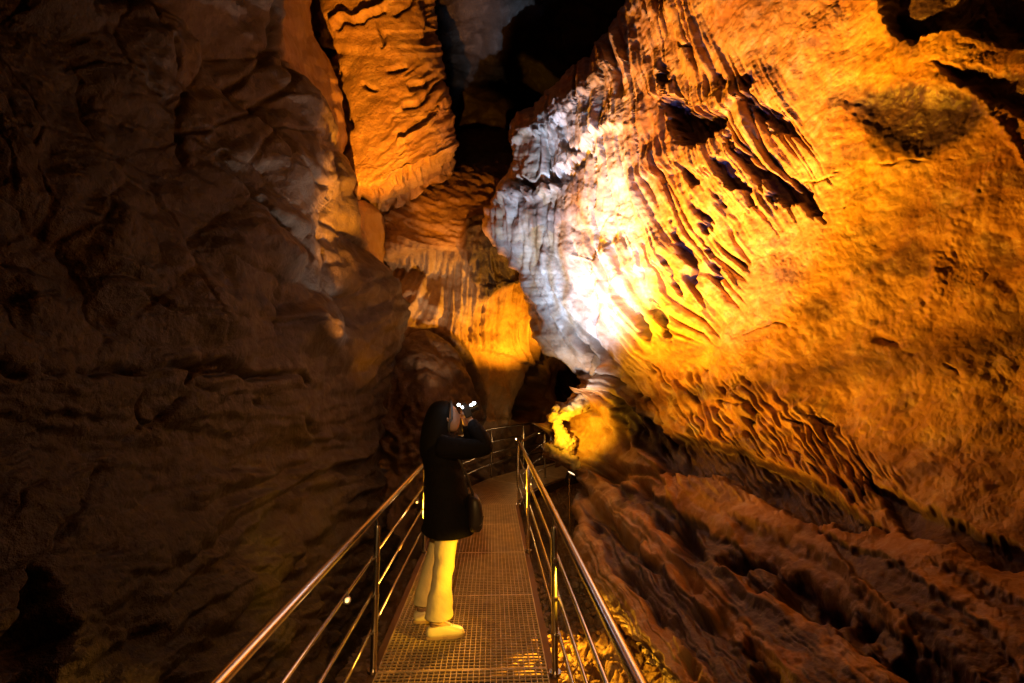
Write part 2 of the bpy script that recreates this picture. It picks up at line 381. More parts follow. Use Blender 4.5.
    # -- cavities (recesses behind the drapery), their shade painted in as grey
    for pts, dep, sg, gr in [
        ([(658, 92), (668, 98), (684, 104), (702, 108), (722, 116), (722, 130), (706, 142), (684, 148), (673, 140), (665, 120)], 34, 5, 1),
        ([(720, 118), (738, 146), (758, 162), (790, 180), (812, 188), (828, 226), (812, 214), (800, 206), (782, 206), (764, 190), (744, 168), (728, 140)], 22, 4, 1),
        ([(748, 90), (772, 103), (792, 124), (796, 142), (780, 136), (760, 120), (746, 104)], 16, 3, 1),
        ([(654, 58), (664, 64), (668, 78), (660, 82), (654, 72)], 14, 3, 1), ([(672, 32), (682, 46), (674, 50)], 9, 2, 1),
        ([(712, 150), (730, 168), (746, 190), (756, 212), (748, 208), (730, 186), (716, 166)], 16, 3, 1),
        ([(704, 172), (716, 190), (724, 206), (716, 200)], 12, 3, 1), ([(676, 158), (690, 172), (702, 188), (688, 184)], 12, 3, 1),
        ([(690, 196), (706, 218), (714, 226), (704, 228), (694, 214)], 14, 3, 1),
        ([(668, 214), (684, 240), (694, 262), (700, 302), (690, 280), (678, 250)], 15, 3, 1),
        ([(700, 232), (714, 262), (722, 292), (712, 276)], 12, 3, 1),
        ([(648, 290), (664, 318), (670, 340), (660, 336), (650, 312)], 12, 3, 1),
        ([(630, 296), (644, 318), (652, 342), (642, 334)], 11, 3, 1),
        ([(660, 246), (672, 276), (680, 300), (670, 288)], 12, 3, 1),
        ([(740, 76), (752, 70), (758, 82), (748, 88)], 8, 3, 1), ([(712, 72), (726, 80), (730, 88), (716, 84)], 9, 3, 1),
        ([(516, 182), (536, 180), (552, 172), (572, 166), (590, 146), (596, 152), (582, 172), (560, 184), (538, 190), (520, 194)], 20, 4, .9),
        ([(552, 112), (566, 120), (572, 146), (590, 150), (580, 160), (562, 150), (556, 130)], 9, 3, .3),
        ([(846, 100), (868, 86), (920, 83), (970, 94), (992, 114), (976, 130), (945, 146), (915, 159), (895, 153), (872, 140), (862, 122)], 9, 22, 1),
        ([(882, -40), (883, 20), (892, 36), (910, 40), (930, 30), (955, 28), (985, 36), (1030, 46), (1080, 60), (1080, -40)], 26, 7, 1),
        ([(930, 58), (980, 66), (1024, 70), (1060, 100), (1024, 118), (985, 100), (950, 80)], 16, 8, .9),
        ([(596, 474), (660, 496), (724, 536), (790, 564), (850, 594), (920, 636), (1010, 700), (945, 700), (880, 652), (820, 618), (760, 586), (700, 556), (640, 512)], 8, 5, .95),
        ([(578, 500), (640, 548), (700, 600), (760, 650), (800, 700), (738, 700), (690, 648), (640, 598), (592, 540)], 7, 5, .9),
        ([(815, 522), (870, 546), (930, 586), (1000, 636), (1040, 700), (968, 700), (905, 616), (850, 568)], 7, 5, .9),
        ([(930, 560), (1040, 610), (1060, 650), (990, 610)], 8, 9, .8), ([(640, 640), (690, 690), (650, 690), (618, 640)], 8, 6, .7),
        # the long recess and its branch over the shelf, cast shadow painted in
        ([(610, 388), (618, 398), (642, 414), (668, 434), (700, 436), (740, 448), (790, 466), (830, 488), (866, 514), (884, 524), (845, 522), (800, 516), (752, 494), (716, 481), (690, 478), (664, 476), (644, 452), (618, 432), (610, 408)], 17, 6, .95),
        ([(862, 480), (900, 490), (950, 518), (1030, 552), (1080, 575), (1080, 596), (1030, 574), (965, 552), (905, 534), (880, 508)], 14, 6, .85),
        ([(724, 512), (760, 522), (800, 536), (836, 556), (875, 596), (920, 650), (940, 683), (905, 668), (860, 628), (812, 592), (770, 560), (740, 540)], 10, 10, .5),
        ]:
        drip = (np.abs(n2(c/4.2, V/70, 61))*13-3)*fm
        d = poly_sd(wu, wv-drip, pts)+2.5*n2(U/6, V/6, 62); m = 1-sst(-sg, sg*0.35, d)
        inner = 0.85+0.3*n2(U/40, V/40, 60)
        h -= dep*m*inner; grey = np.maximum(grey, gr*(1-sst(-sg*0.4, sg*0.35, d)))
    # -- grooves and cracks
    for pts, w0, w1, dep in [
        ([(582, 466), (612, 472), (640, 490), (662, 512), (690, 538), (725, 552), (770, 572), (830, 602), (900, 640), (980, 700)], 5, 20, 24),
        ([(572, 484), (590, 504), (620, 532), (660, 562), (700, 602), (738, 636), (780, 690)], 4, 15, 18),
        ([(588, 520), (610, 556), (640, 590), (668, 628), (700, 690)], 4, 12, 14),
        ([(870, 338), (888, 341), (905, 347), (925, 354), (940, 364), (962, 376)], 3.5, 1, 9),
        ([(800, 345), (790, 330), (775, 320), (748, 332), (720, 344)], 1.2, 1, 4), ([(838, 172), (880, 166), (925, 160), (960, 158), (1000, 150)], 1.2, .8, 4),
        ([(846, 175), (800, 182), (770, 186)], 1, 1, 3), ([(826, 178), (838, 190), (850, 200), (846, 212)], 1, 1, 4),
        ([(690, 378), (700, 395), (730, 402), (790, 410), (830, 426)], 1.4, 1, 4), ([(760, 360), (748, 380), (735, 396)], 1.2, 1, 4),
        ([(622, 378), (615, 392), (612, 410), (616, 430), (626, 446)], 3.5, 4, 10), ([(586, 404), (600, 414), (606, 430)], 3, 3, 5), ([(560, 438), (580, 452), (620, 468), (660, 476)], 2.0, 3.5, 8),
        ]:
        d, s_ = line_d(wu, wv, pts); w = w0+(w1-w0)*s_
        brk = sst(-0.35, 0.35, n2(U/26, V/26, 64)); m = np.exp(-(d/w)**2)*brk; h -= dep*m; pit = np.maximum(pit, 0.4*brk*np.exp(-(d/(w*0.6))**2))
    # raised light seam on the right and veins
    for pts, w, dep in [([(1000, 160), (975, 205), (950, 250), (925, 310)], 9, 3), ([(976, 100), (1000, 122), (1024, 158), (1060, 210)], 5, 5),
                        ([(612, 366), (606, 384), (592, 396), (574, 408), (560, 418), (556, 430)], 5, 16), ([(556, 430), (572, 440), (566, 450)], 6, 12), ([(548, 446), (566, 456), (580, 464), (594, 474)], 4, 14),
                        ([(664, 470), (672, 492), (680, 520)], 2.5, 5), ([(640, 455), (660, 470), (676, 500)], 2, 5)]:
        d, s_ = line_d(wu, wv, pts); h += dep*np.exp(-(d/w)**2)*(0.8+0.5*n2(U/5, V/5, 66))
    # -- fluted lip over the recess
    lf = 1-sst(-10, 10, poly_sd(wu, wv, [(608, 372), (640, 366), (700, 372), (760, 385), (820, 420), (900, 480), (860, 505), (790, 462), (740, 446), (700, 440), (668, 460), (640, 440), (612, 410)]))
    lf2 = 1-sst(-8, 12, poly_sd(wu, wv, [(614, 400), (700, 425), (800, 470), (880, 520), (850, 530), (760, 500), (680, 490), (660, 480)]))
    c2 = U-0.62*(V-420)+4*n2(U/14, V/14, 77)
    h += np.maximum(lf, 0.6*lf2)*(9*np.abs(n2(c2/7.5, V/34, 70))+4*np.abs(n2(c2/3.4, V/20, 71))-3.0)
    sl = (1-sst(0.03, 0.12, np.abs(n2(c2/7.5, V/34, 70))))*sst(0.0, 0.25, n2(c2/14, V/16, 72))*lf
    h -= 7*sl; grey = np.maximum(grey, .8*sl); pale = np.maximum(pale, 0.5*lf*sst(0.05, 0.4, n2(c2/10, V/18, 73))*(1-sst(690, 780, U)))
    # -- strata of the lower shelf running along the passage
    phi = (wv-390)/np.maximum(wu-493, 20)
    lo = sst(455, 520, V-0.28*(U-600))
    st = np.abs(n2(phi*9, wu/220, 80)); st2 = np.abs(n2(phi*24, wu/120, 81))
    h += lo*(9*st+5*st2-4)*np.clip(U-560, 0, 120)/120
    h += lo*(2.5*fbm(Q, 3.0, 4, seed=31, ridge=2))
    grey = np.maximum(grey, lo*0.95*sst(0.0, 0.22, n2(phi*6+3, wu/260, 83)+0.35*n2(wu/30, wv/20, 84)))
    # popcorn grain on the plain wall
    pop = sst(-0.1, 0.35, n2(U/60, V/60, 90))*(1-fm)*(1-nose)*(1-rib)
    f1, e, cid = facets(wu/3.6, wv/3.6, 9)
    h += pop*0.8*(0.6-f1)+0.8*(1-fm)*fbm(Q, 14, 3, seed=77)
    # recessed slabs of smooth rock
    h += (1-fm)*(1-lo)*3.0*np.abs(n2(wu/60+wv/90, wv/45, 91))
    # grey veils over the wall
    grey = np.maximum(grey, 0.55*sst(0.25, 0.5, n2(wu/55-wv/80, wv/26+wu/120, 95))*sst(640, 700, U)*(1-fm))
    edge = np.ones_like(U); edge[:, :nb] = np.clip(1-tb, 0, 1)[None]
    Q = Q+N*((h*px*edge)+hm)[..., None]
    o = mesh_obj('cave_wall', Q, grid_faces(*U.shape), M_FLOW, attrs={'grey': grey, 'pale': np.clip(pale, 0, 1), 'pit': pit})
    tag(o, 'tall right-hand flowstone wall with white and orange draperies, overhanging the walkway', 'rock wall')
    return o
right_wall()

# ================================================================== jagged drip formation at the foot of the cascade
def drips():
    D0 = 7.42; base = pt(572, 440, D0); root = empty('drip_formation', base); tag(root, 'jagged bright yellow drip formation at the foot of the white flowstone, beside the bend', 'rock formation')
    M_CALC = rock_mat('calcite', (0.66, 0.56, 0.40), (0.55, 0.42, 0.26), (0.3, 0.3, 0.3), (0.75, 0.70, 0.60), 0.45, 0.012, 2.0)
    def lump(name, pts, n=26, dd=0.0):
        P_ = np.array([P(u, v, D0+d+dd) for u, v, r, d in pts]); r_ = np.array([p[2] for p in pts])*D0/FOC
        m = (len(pts)-1)*9+1; t = np.linspace(0, len(pts)-1, m); k = np.arange(len(pts))
        c = np.stack([np.interp(t, k, P_[:, i]) for i in range(3)], 1); r = np.interp(t, k, r_)
        r *= np.sqrt(np.clip(np.minimum(t, t[-1]-t)*2.4+0.02, 0, 1))
        T = np.gradient(c, axis=0); T /= np.linalg.norm(T, axis=1)[:, None]
        A = np.cross(T, [0, 1, 0]); A /= np.linalg.norm(A, axis=1)[:, None]; B = np.cross(T, A)
        ph = np.linspace(0, 2*PI, n+1)
        N = A[:, None]*np.cos(ph)[None, :, None]+B[:, None]*np.sin(ph)[None, :, None]
        Q = c[:, None]+N*r[:, None, None]
        h = 0.060*fbm(Q, 7, 4, seed=3, ridge=2)+0.035*fbm(Q, 22, 3, seed=8)
        Q = Q+N*(h*np.clip(r/0.06, 0.1, 1.3)[:, None])[..., None]; Q[:, -1] = Q[:, 0]
        z = np.zeros(Q.shape[:2])
        mesh_obj(name, Q-np.array(base), grid_faces(*Q.shape[:2]), M_CALC, root, attrs={'grey': z, 'pale': z, 'pit': z})
    lump('ridge', [(618, 372, 5, .35), (606, 388, 7, .2), (592, 397, 8, .1), (578, 405, 8, .0), (566, 413, 7, .0), (558, 419, 4, .0)])
    lump('knob', [(557, 404, 3, .1), (555, 414, 5, .05), (557, 426, 6, .0), (563, 434, 5, .0), (570, 446, 4, .0)])
    lump('drapery', [(556, 432, 4, .0), (562, 441, 9, .0), (568, 448, 8, .0), (572, 444, 5, .0), (574, 436, 3, .05)])
    lump('ledge', [(543, 444, 3, .1), (551, 449, 5, .05), (561, 456, 6, .0), (573, 461, 6, .0), (583, 467, 5, .05), (594, 475, 2.5, .1)])
drips()

# ================================================================== LEFT WALL
def left_wall():
    vs = axis(-300, 950, 0, 690, 1.9, 12); us = axis(-420, 404, -4, 404, 1.5, 12)
    sil = np.array([(-300, 300), (0, 302), (40, 312), (80, 330), (120, 336), (160, 340), (200, 352), (215, 384), (232, 390), (262, 384), (290, 394), (950, 404)], float)
    xs = np.interp(vs, sil[:, 0], sil[:, 1])+1.5*n2(vs/10, 0*vs)
    nb = 16; tb = np.linspace(0, 1, nb+1)[1:]
    Uf = -420+(us[None]+420)*((xs[:, None]+420)/824)
    Ub = xs[:, None]-(tb**1.5)[None]*60
    U = np.concatenate([Uf, Ub], 1); V = np.repeat(vs[:, None], U.shape[1], 1)
    X = np.interp(vs, [-300, 0, 150, 300, 380, 450, 540, 683, 950], [2.5, 2.55, 2.35, 2.2, 2.05, 2.1, 1.95, 1.75, 1.4])[:, None]
    Uc = np.minimum(U, xs[:, None])
    D = X*FOC/(493-Uc)
    D = 1/(1/D+0.012*0)
    Dm = np.interp(vs, [0, 200, 300, 480, 560, 683], [7.5, 9.5, 10.5, 9.5, 8.5, 7.0])[:, None]
    D = np.minimum(D, Dm)
    nf = Uf.shape[1]
    t = np.clip((xs[:, None]-U)/30, 0, 1)
    D = D+0.7*(1-np.sqrt(np.clip(1-(1-t)**2, 0, 1))); D[:, nf:] += 2.6*tb[None]
    Q = P(U, V, D); N = normals(Q); N = smooth2(N, 30); N /= np.linalg.norm(N, axis=-1)[..., None]
    px = D/FOC
    wu = U+9*n2(U/40, V/40, 1)+3*n2(U/13, V/13, 2); wv = V+9*n2(U/40, V/40, 3)+3*n2(U/13, V/13, 4)
    h = np.zeros_like(U); pit = np.zeros_like(U)
    hm = 0.30*fbm(Q, 0.5, 3, seed=4)+0.05*fbm(Q, 1.7, 4, seed=6, ridge=2)+0.018*fbm(Q, 5, 4, seed=9)
    # big fractured blocks (diagonal)
    a = (wu*0.8+wv*0.6); b_ = (-wu*0.6+wv*0.8)
    up = 1-sst(300, 400, V)
    f1, e, cid = facets(a/95, b_/60, 5)
    tilt = np.sin(cid*40)*(a/95 % 1-0.5)+np.cos(cid*57)*(b_/60 % 1-0.5)
    h += up*(8*(cid-0.5)*sst(0, 0.35, e)+16*(0.6-f1)-3*(1-sst(0, 0.05, e))+34*np.abs(n2(a/150, b_/62, 6))+9*np.abs(n2(a/50, b_/26, 7)))
    f1, e, cid = facets(a/34+3, b_/26, 15)
    h += up*(2.5*(cid-0.5)*sst(0, 0.3, e)+1.5*(0.6-f1))
    # lower: long low strata towards the walkway
    phi = (wv-390)/np.maximum(493-wu, 20)
    lo = sst(430, 520, V+0.35*(U-200))
    h += lo*(16*np.abs(n2(phi*7, wu/200, 10))+6*np.abs(n2(phi*18, wu/90, 11))-5)
    h += (1-up)*(6*np.abs(n2(wu/70, wv/16, 12))+3*n2(wu/24, wv/10, 13))
    for pts, w0, w1, dep in [
        ([(-60, 368), (0, 371), (60, 372), (110, 374), (150, 372), (200, 371), (250, 374), (300, 378)], 4.5, 2.5, 16),
        ([(190, 372), (186, 390), (200, 368), (215, 366), (232, 370)], 2, 2, 7),
        ([(215, 366), (190, 378), (187, 400), (150, 428), (140, 425), (110, 452), (95, 480), (60, 530), (45, 565), (44, 590)], 2.2, 5, 10),
        ([(138, 430), (135, 410), (142, 396), (150, 384)], 2.5, 2, 8), ([(100, 462), (70, 470), (20, 490), (10, 520)], 1.8, 1.5, 6),
        ([(255, 0), (268, 60), (300, 90), (325, 140), (338, 190), (352, 212), (372, 236)], 3, 2, 7),
        ([(150, -10), (170, 50), (186, 90), (176, 130), (188, 170)], 3, 2, 8), ([(178, 135), (240, 120), (256, 108), (272, 60)], 2, 3, 7),
        ([(248, 110), (262, 160), (300, 190), (344, 205)], 3, 2, 8), ([(215, 160), (235, 200), (250, 206), (268, 232)], 4, 2, 9),
        ([(318, 150), (322, 190), (310, 240), (312, 290), (330, 300)], 3, 2, 8), ([(232, 90), (252, 50), (268, 48)], 3, 2, 8),
        ([(110, 300), (180, 322), (240, 326), (300, 330)], 2, 2, 6), ([(400, 440), (340, 470), (280, 520), (200, 580), (110, 683)], 5, 12, 12),
        ([(404, 470), (350, 510), (270, 590), (190, 683)], 4, 12, 11), ([(260, 400), (310, 430), (316, 470), (300, 500)], 3, 3, 7)]:
        d, s_ = line_d(wu, wv, pts); w = w0+(w1-w0)*s_
        brk = sst(-0.75, 0.15, n2(U/30, V/30, 64)); w = w*(0.5+0.6*brk); m = np.exp(-(d/w)**2)*brk; h -= dep*m; pit = np.maximum(pit, 0.7*brk*np.exp(-(d/(w*0.5))**2))
    f1, e, cid = facets(wu/15, wv/13, 25); h += 1.3*(cid-0.5)*sst(0, 0.15, e)+0.9*np.abs(n2(wu/6, wv/6, 36))
    d = poly_sd(wu, wv, [(44, 560), (66, 590), (84, 630), (66, 720), (10, 740), (24, 640)]); h -= 40*(1-sst(-12, 5, d))
    # smooth flank curving away to the hanging pillar carries the orange flowstone
    fl = sst(-4, 8, wu-np.interp(wv, [-60, 0, 60, 100, 150, 200, 240, 300, 360], [258, 262, 274, 304, 328, 340, 362, 372, 400]))*(1-sst(330, 380, V))
    h = h*(1-0.75*fl)
    lip = 1-sst(-4, 6, poly_sd(wu, wv, [(372, 186), (384, 192), (390, 215), (388, 240), (378, 262), (366, 280), (368, 240)]))
    h += 6*np.abs(n2((U+V*0.5)/6, V/40, 33))*sst(240, 330, V)*sst(330, 370, U)
    pale = 0.85*lip+0.55*(1-sst(-20, 30, poly_sd(wu, wv, [(160, 0), (250, -10), (280, 60), (320, 140), (340, 230), (300, 260), (240, 150), (190, 100)])))  # light caught on the lip and white bounce, painted in as paler rock
    coat = np.interp(U, [-50, 120, 230, 320], [1.0, 0.9, 0.35, 0.0])+0.45*n2(wu/60, wv/45, 20)+0.25*n2(wu/20, wv/16, 21)+0.25*sst(420, 600, V)  # light falloff to the far left painted in dark, blotched by noise
    grey = np.clip((1-fl)*coat, 0, 1)  # coat here is the painted-in light falloff
    edge = np.ones_like(U); edge[:, nf:] = (1-tb)[None]
    Q = Q+N*(h*px*edge+hm)[..., None]
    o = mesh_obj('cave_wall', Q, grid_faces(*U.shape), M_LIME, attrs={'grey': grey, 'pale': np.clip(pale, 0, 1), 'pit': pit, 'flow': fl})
    tag(o, 'dark brown fractured limestone wall along the left side of the walkway', 'rock wall')
left_wall()

# ================================================================== MIDDLE BACK: dome, curtains, boulder, passage
def back_sheet():
    vs = axis(110, 600, 140, 500, 1.35, 6); us = axis(300, 700, 330, 600, 1.35, 8)
    U, V = np.meshgrid(us, vs)
    us_ = [300, 360, 400, 440, 480, 510, 540, 570, 600, 700]
    vs_ = [110, 170, 205, 235, 252, 266, 300, 340, 360, 400, 450, 520, 600]
    T = [[13]*10,
     [11.5, 11.5, 11.4, 11.4, 11.4, 11.6, 12, 12, 12, 12],
     [10.6, 10.6, 10.4, 10.3, 10.4, 10.6, 11, 11.5, 12, 12],
     [10.2, 10.2, 10.0, 9.9, 9.9, 10.0, 11, 11.5, 12, 12],
     [10.2, 10.1, 9.9, 9.9, 9.8, 9.9, 11, 11.5, 12, 12],
     [10.7, 10.6, 10.6, 10.7, 10.2, 10.6, 11, 11.5, 12, 12],
     [10.4, 10.3, 10.2, 10.4, 10.6, 10.8, 11, 11.3, 12, 12],
     [9.8, 9.7, 9.7, 10.0, 10.5, 10.9, 11.3, 12.5, 13, 13],
     [9.6, 9.5, 9.3, 9.6, 10.4, 11.0, 12.5, 13.5, 14, 14],
     [9.4, 9.2, 9.0, 9.2, 10.2, 11.2, 13.5, 14, 14, 14],
     [9.2, 9.0, 8.9, 9.2, 10.2, 11.6, 13, 13.5, 14, 14],
     [8.8, 8.7, 8.8, 9.4, 10.6, 12, 13, 13, 14, 14],
     [8.2, 8.2, 8.6, 9.8, 11.4, 12.5, 13, 13, 14, 14]]
    D = net(U, V, us_, vs_, T)
    D = D+2.2*sst(0, 1, (178-V+10*n2(U/30, V*0)-0.1*(U-420))/30)
    Q = P(U, V, D); N = normals(Q); N = smooth2(N, 20); N /= np.linalg.norm(N, axis=-1)[..., None]
    px = D/FOC
    wu = U+4*n2(U/20, V/20, 1)+1.5*n2(U/7, V/7, 2); wv = V+4*n2(U/20, V/20, 3)+1.5*n2(U/7, V/7, 4)
    hm = 0.22*fbm(Q, 0.7, 3, seed=14)+0.10*fbm(Q, 2.2, 4, seed=16)+0.02*fbm(Q, 8, 3, seed=19)
    h = np.zeros_like(U); grey = np.zeros_like(U); pale = np.zeros_like(U); pit = np.zeros_like(U)
    # ripples of the dome following its curve
    dome = 1-sst(-6, 6, poly_sd(wu, wv, [(370, 215), (400, 195), (450, 165), (510, 172), (512, 232), (470, 252), (430, 256), (392, 246)]))
    rr = np.hypot(U-500, (V-150)*1.9)
    h += dome*(4.5*np.abs(n2(rr/7, np.arctan2(V-150, U-500)*3, 5))+2*np.abs(n2(rr/3, U/30, 6)))
    # curtains
    cur = (1-sst(-6, 6, poly_sd(wu, wv, [(392, 262), (470, 256), (545, 262), (560, 350), (530, 368), (500, 350), (468, 352), (440, 328), (410, 332), (388, 360), (380, 330), (400, 292)])))
    c = U+0.10*(V-300)+(sst(450, 380, U))*0.55*(V-270)
    c = c+2*n2(c/14, V/30, 7)
    h += cur*(1+0.8*sst(465, 490, U))*(10*np.abs(n2(c/6.5, V/160, 8))+4.5*np.abs(n2(c/2.8, V/90, 9))-3)
    for rim, dep in [([(380, 330), (400, 300), (415, 296), (440, 318)], 5), ([(395, 262), (430, 258), (470, 256), (500, 262), (520, 268)], -6), ([(470, 346), (500, 352), (530, 362)], 6)]:
        rim = np.array(rim, float); ly = np.interp(U, rim[:, 0], rim[:, 1])+5*np.abs(n2(c/5, V*0, 44)); d = V-ly
        inr = sst(rim[0, 0]-8, rim[0, 0]+6, U)*(1-sst(rim[-1, 0]-6, rim[-1, 0]+10, U))
        h += inr*dep*(sst(-22, -3, d)*(1-sst(-1, 3, d)))
    pale = np.maximum(pale, cur*0.85*(1-sst(-8, 14, poly_sd(wu, wv, [(385, 345), (402, 285), (425, 262), (470, 265), (466, 320), (430, 318), (402, 330)]))))
    # dark nose of bare rock under the flowstone
    dk = 1-sst(-4, 5, poly_sd(wu, wv, [(464, 226), (482, 218), (510, 218), (524, 250), (520, 282), (498, 292), (480, 300), (474, 270), (464, 250)]))
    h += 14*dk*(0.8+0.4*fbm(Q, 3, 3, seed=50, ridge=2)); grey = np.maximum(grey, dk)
    # boulder under the curtains
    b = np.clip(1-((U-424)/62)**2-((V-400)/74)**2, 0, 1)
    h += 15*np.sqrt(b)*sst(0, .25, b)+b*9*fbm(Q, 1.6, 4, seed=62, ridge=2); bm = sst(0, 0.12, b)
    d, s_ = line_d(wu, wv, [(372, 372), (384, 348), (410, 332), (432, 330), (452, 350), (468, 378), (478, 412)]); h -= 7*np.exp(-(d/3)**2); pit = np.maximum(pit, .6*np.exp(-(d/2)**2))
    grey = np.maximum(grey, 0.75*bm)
    # columns and gaps right of the boulder
    low = sst(352, 372, V)*sst(468, 480, U)
    h += low*(14*np.abs(n2(U/15, V/60, 21))+5*np.abs(n2(U/5, V/30, 22)))
    for pts, dep in [([(528, 372), (540, 350), (545, 356), (540, 382), (538, 412), (516, 420), (520, 384)], 45), ([(560, 372), (580, 362), (592, 386), (570, 420), (556, 414)], 45)]:
        d = poly_sd(wu, wv, pts); h -= dep*(1-sst(-4, 3, d)); pit = np.maximum(pit, .8*(1-sst(-3, 2, d)))
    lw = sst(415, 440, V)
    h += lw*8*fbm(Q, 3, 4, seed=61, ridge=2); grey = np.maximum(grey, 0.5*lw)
    Q = Q+N*(h*px+hm)[..., None]
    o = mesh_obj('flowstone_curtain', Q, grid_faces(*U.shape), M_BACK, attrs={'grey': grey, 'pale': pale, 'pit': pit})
    tag(o, 'orange domed rock with pale fluted stone curtains and a rounded boulder behind the person', 'rock formation')
back_sheet()

# ================================================================== HANGING PILLAR
def pillar():
    vs = axis(-160, 212, -2, 212, 1.35, 8)
    L_ = np.interp(vs, [-160, 0, 30, 55, 100, 130, 160, 200, 214, 232], [300, 306, 312, 330, 330, 318, 320, 336, 350, 352])
    R_ = np.interp(vs, [-160, 0, 50, 80, 100, 150, 168, 190, 214, 232], [436, 436, 440, 447, 452, 455, 456, 455, 452, 450])
    L_ = L_+1.6*n2(vs/8, vs*0, 1); R_ = R_+2.4*n2(vs/7, vs*0, 2)+1.2*n2(vs/3, vs*0, 3)
    n = 230
    ph = np.concatenate([np.linspace(0, PI, 170), np.linspace(PI, 2*PI, n-170+1)[1:-1], [2*PI]])
    c = (L_+R_)/2; r = (R_-L_)/2
    U = c[:, None]-r[:, None]*np.cos(ph)[None]; V = np.repeat(vs[:, None], len(ph), 1)
    V = V-sst(90, 205, V)*np.clip(U-385, -30, 90)*0.55+sst(120, 205, V)*(7*n2(U/13, V/60, 41)+3*n2(U/5, V/40, 42))
    D = 8.6-np.sin(ph)[None]*np.sqrt(np.clip(r/60, 0, 1.2))[:, None]*0.9+2.4*sst(176, 212, vs)[:, None]
    Q = P(U, V, D); 
    a = np.gradient(Q, axis=0); b = np.gradient(Q, axis=1); N = np.cross(a, b); N /= np.linalg.norm(N, axis=-1)[..., None]+1e-9
    cen = P(c, vs, np.full_like(c, 8.6))[:, None]; N *= np.sign(((Q-cen)*N).sum(-1))[..., None]
    px = D/FOC
    wu = U+4*n2(U/20, V/20, 1)+2*n2(U/7, V/7, 2); wv = V+4*n2(U/20, V/20, 3)+2*n2(U/7, V/7, 4)
    cc = wu*0.62+wv*0.78     # '/' scratches
    h = 5*fbm(Q, 0.8, 3, seed=71)+1.0*fbm(Q, 6, 4, seed=72)
    sc = sst(375, 405, U+0.25*(V-100))*(sst(40, 80, V))
    h += sc*(3.6*np.abs(n2(cc/9, (wu-wv)/70, 5))+2.2*np.abs(n2(cc/4, (wu-wv)/40, 6))-2)
    h += (1-sc)*(1.4*np.abs(n2(wu/30, wv/26, 7))+0.7*n2(wu/9, wv/8, 8))
    cr = [(wu, wv)]
    pit = np.zeros_like(U)
    for pts, w, dep in [([(333, 24), (342, 14), (360, 17), (380, 6), (394, -4)], 2.5, -5), ([(336, 27), (346, 18), (362, 21), (384, 10)], 1.8, 6), ([(396, 14), (408, 4), (418, -6)], 2, 5),
                        ([(376, 20), (386, 36), (384, 46)], 1.5, 4), ([(424, 4), (430, 2), (434, 30), (426, 40)], 4, 7), ([(400, 140), (412, 132), (428, 122), (440, 104)], 2.2, -5),
                        ([(388, 204), (410, 196), (428, 182), (448, 176)], 2.5, -5), ([(406, 106), (420, 102), (436, 86), (444, 80)], 2.4, 7), ([(412, 88), (424, 86), (436, 76)], 2, 6), ([(338, 74), (342, 100), (350, 124)], 3, 8),
                        ([(364, 84), (374, 90)], 2, 5), ([(388, 70), (404, 66)], 2, 5)]:
        d, s_ = line_d(wu, wv, pts); m = np.exp(-(d/w)**2); h -= dep*m*1.2
        if dep > 0: pit = np.maximum(pit, .6*m)
    Q = Q+N*(h*px)[..., None]
    F = grid_faces(*U.shape)
    o = mesh_obj('rock_pillar', Q, F, M_BACK, attrs={'grey': 0*U, 'pale': 0*U, 'pit': pit})
    tag(o, 'broad orange rock pillar hanging from the cave roof left of the dark chamber', 'rock pillar')
pillar()

# ================================================================== FAR CHAMBER, CEILING, GROUND
def far_wall():
    vs = axis(-420, 620, 0, 300, 3, 14); us = axis(120, 1000, 420, 640, 3, 14)
    U, V = np.meshgrid(us, vs)
    D = 15.0+0.00001*(U-520)**2*0+1.2*n2(U/70, V/160, 2)+0.6*np.abs(n2(U/26, V/70, 3))-0.006*np.clip(80-V, 0, 400)
    Q = P(U, V, D); Q = Q+fbm(Q, 0.8, 5, seed=90)[..., None]*np.array([0, -0.9, 0])+fbm(Q, 3, 4, seed=94, ridge=2)[..., None]*np.array([0, -0.15, 0])
    o = mesh_obj('cave_wall', Q, grid_faces(*U.shape), M_LIME, attrs={'grey': 0.3+0*U, 'pale': 0*U, 'pit': 0*U})
    tag(o, 'dim brown chamber wall far back between the pillar and the bright flowstone', 'rock wall')
far_wall()
def ceiling():
    x = np.linspace(-9, 9, 150); y = np.linspace(-4, 17, 190); X, Y = np.meshgrid(x, y)
    Z = 10.6-0.045*X**2
    Q = np.stack([X, Y, Z], -1); Q[..., 2] += 0.9*fbm(Q, 0.4, 4, seed=3)+0.25*fbm(Q, 1.7, 4, seed=4, ridge=2)
    o = mesh_obj('ceiling', Q, grid_faces(*X.shape), M_LIME, attrs={'grey': 0.4+0*X, 'pale': 0*X, 'pit': 0*X}); tag(o, kind='structure')
ceiling()
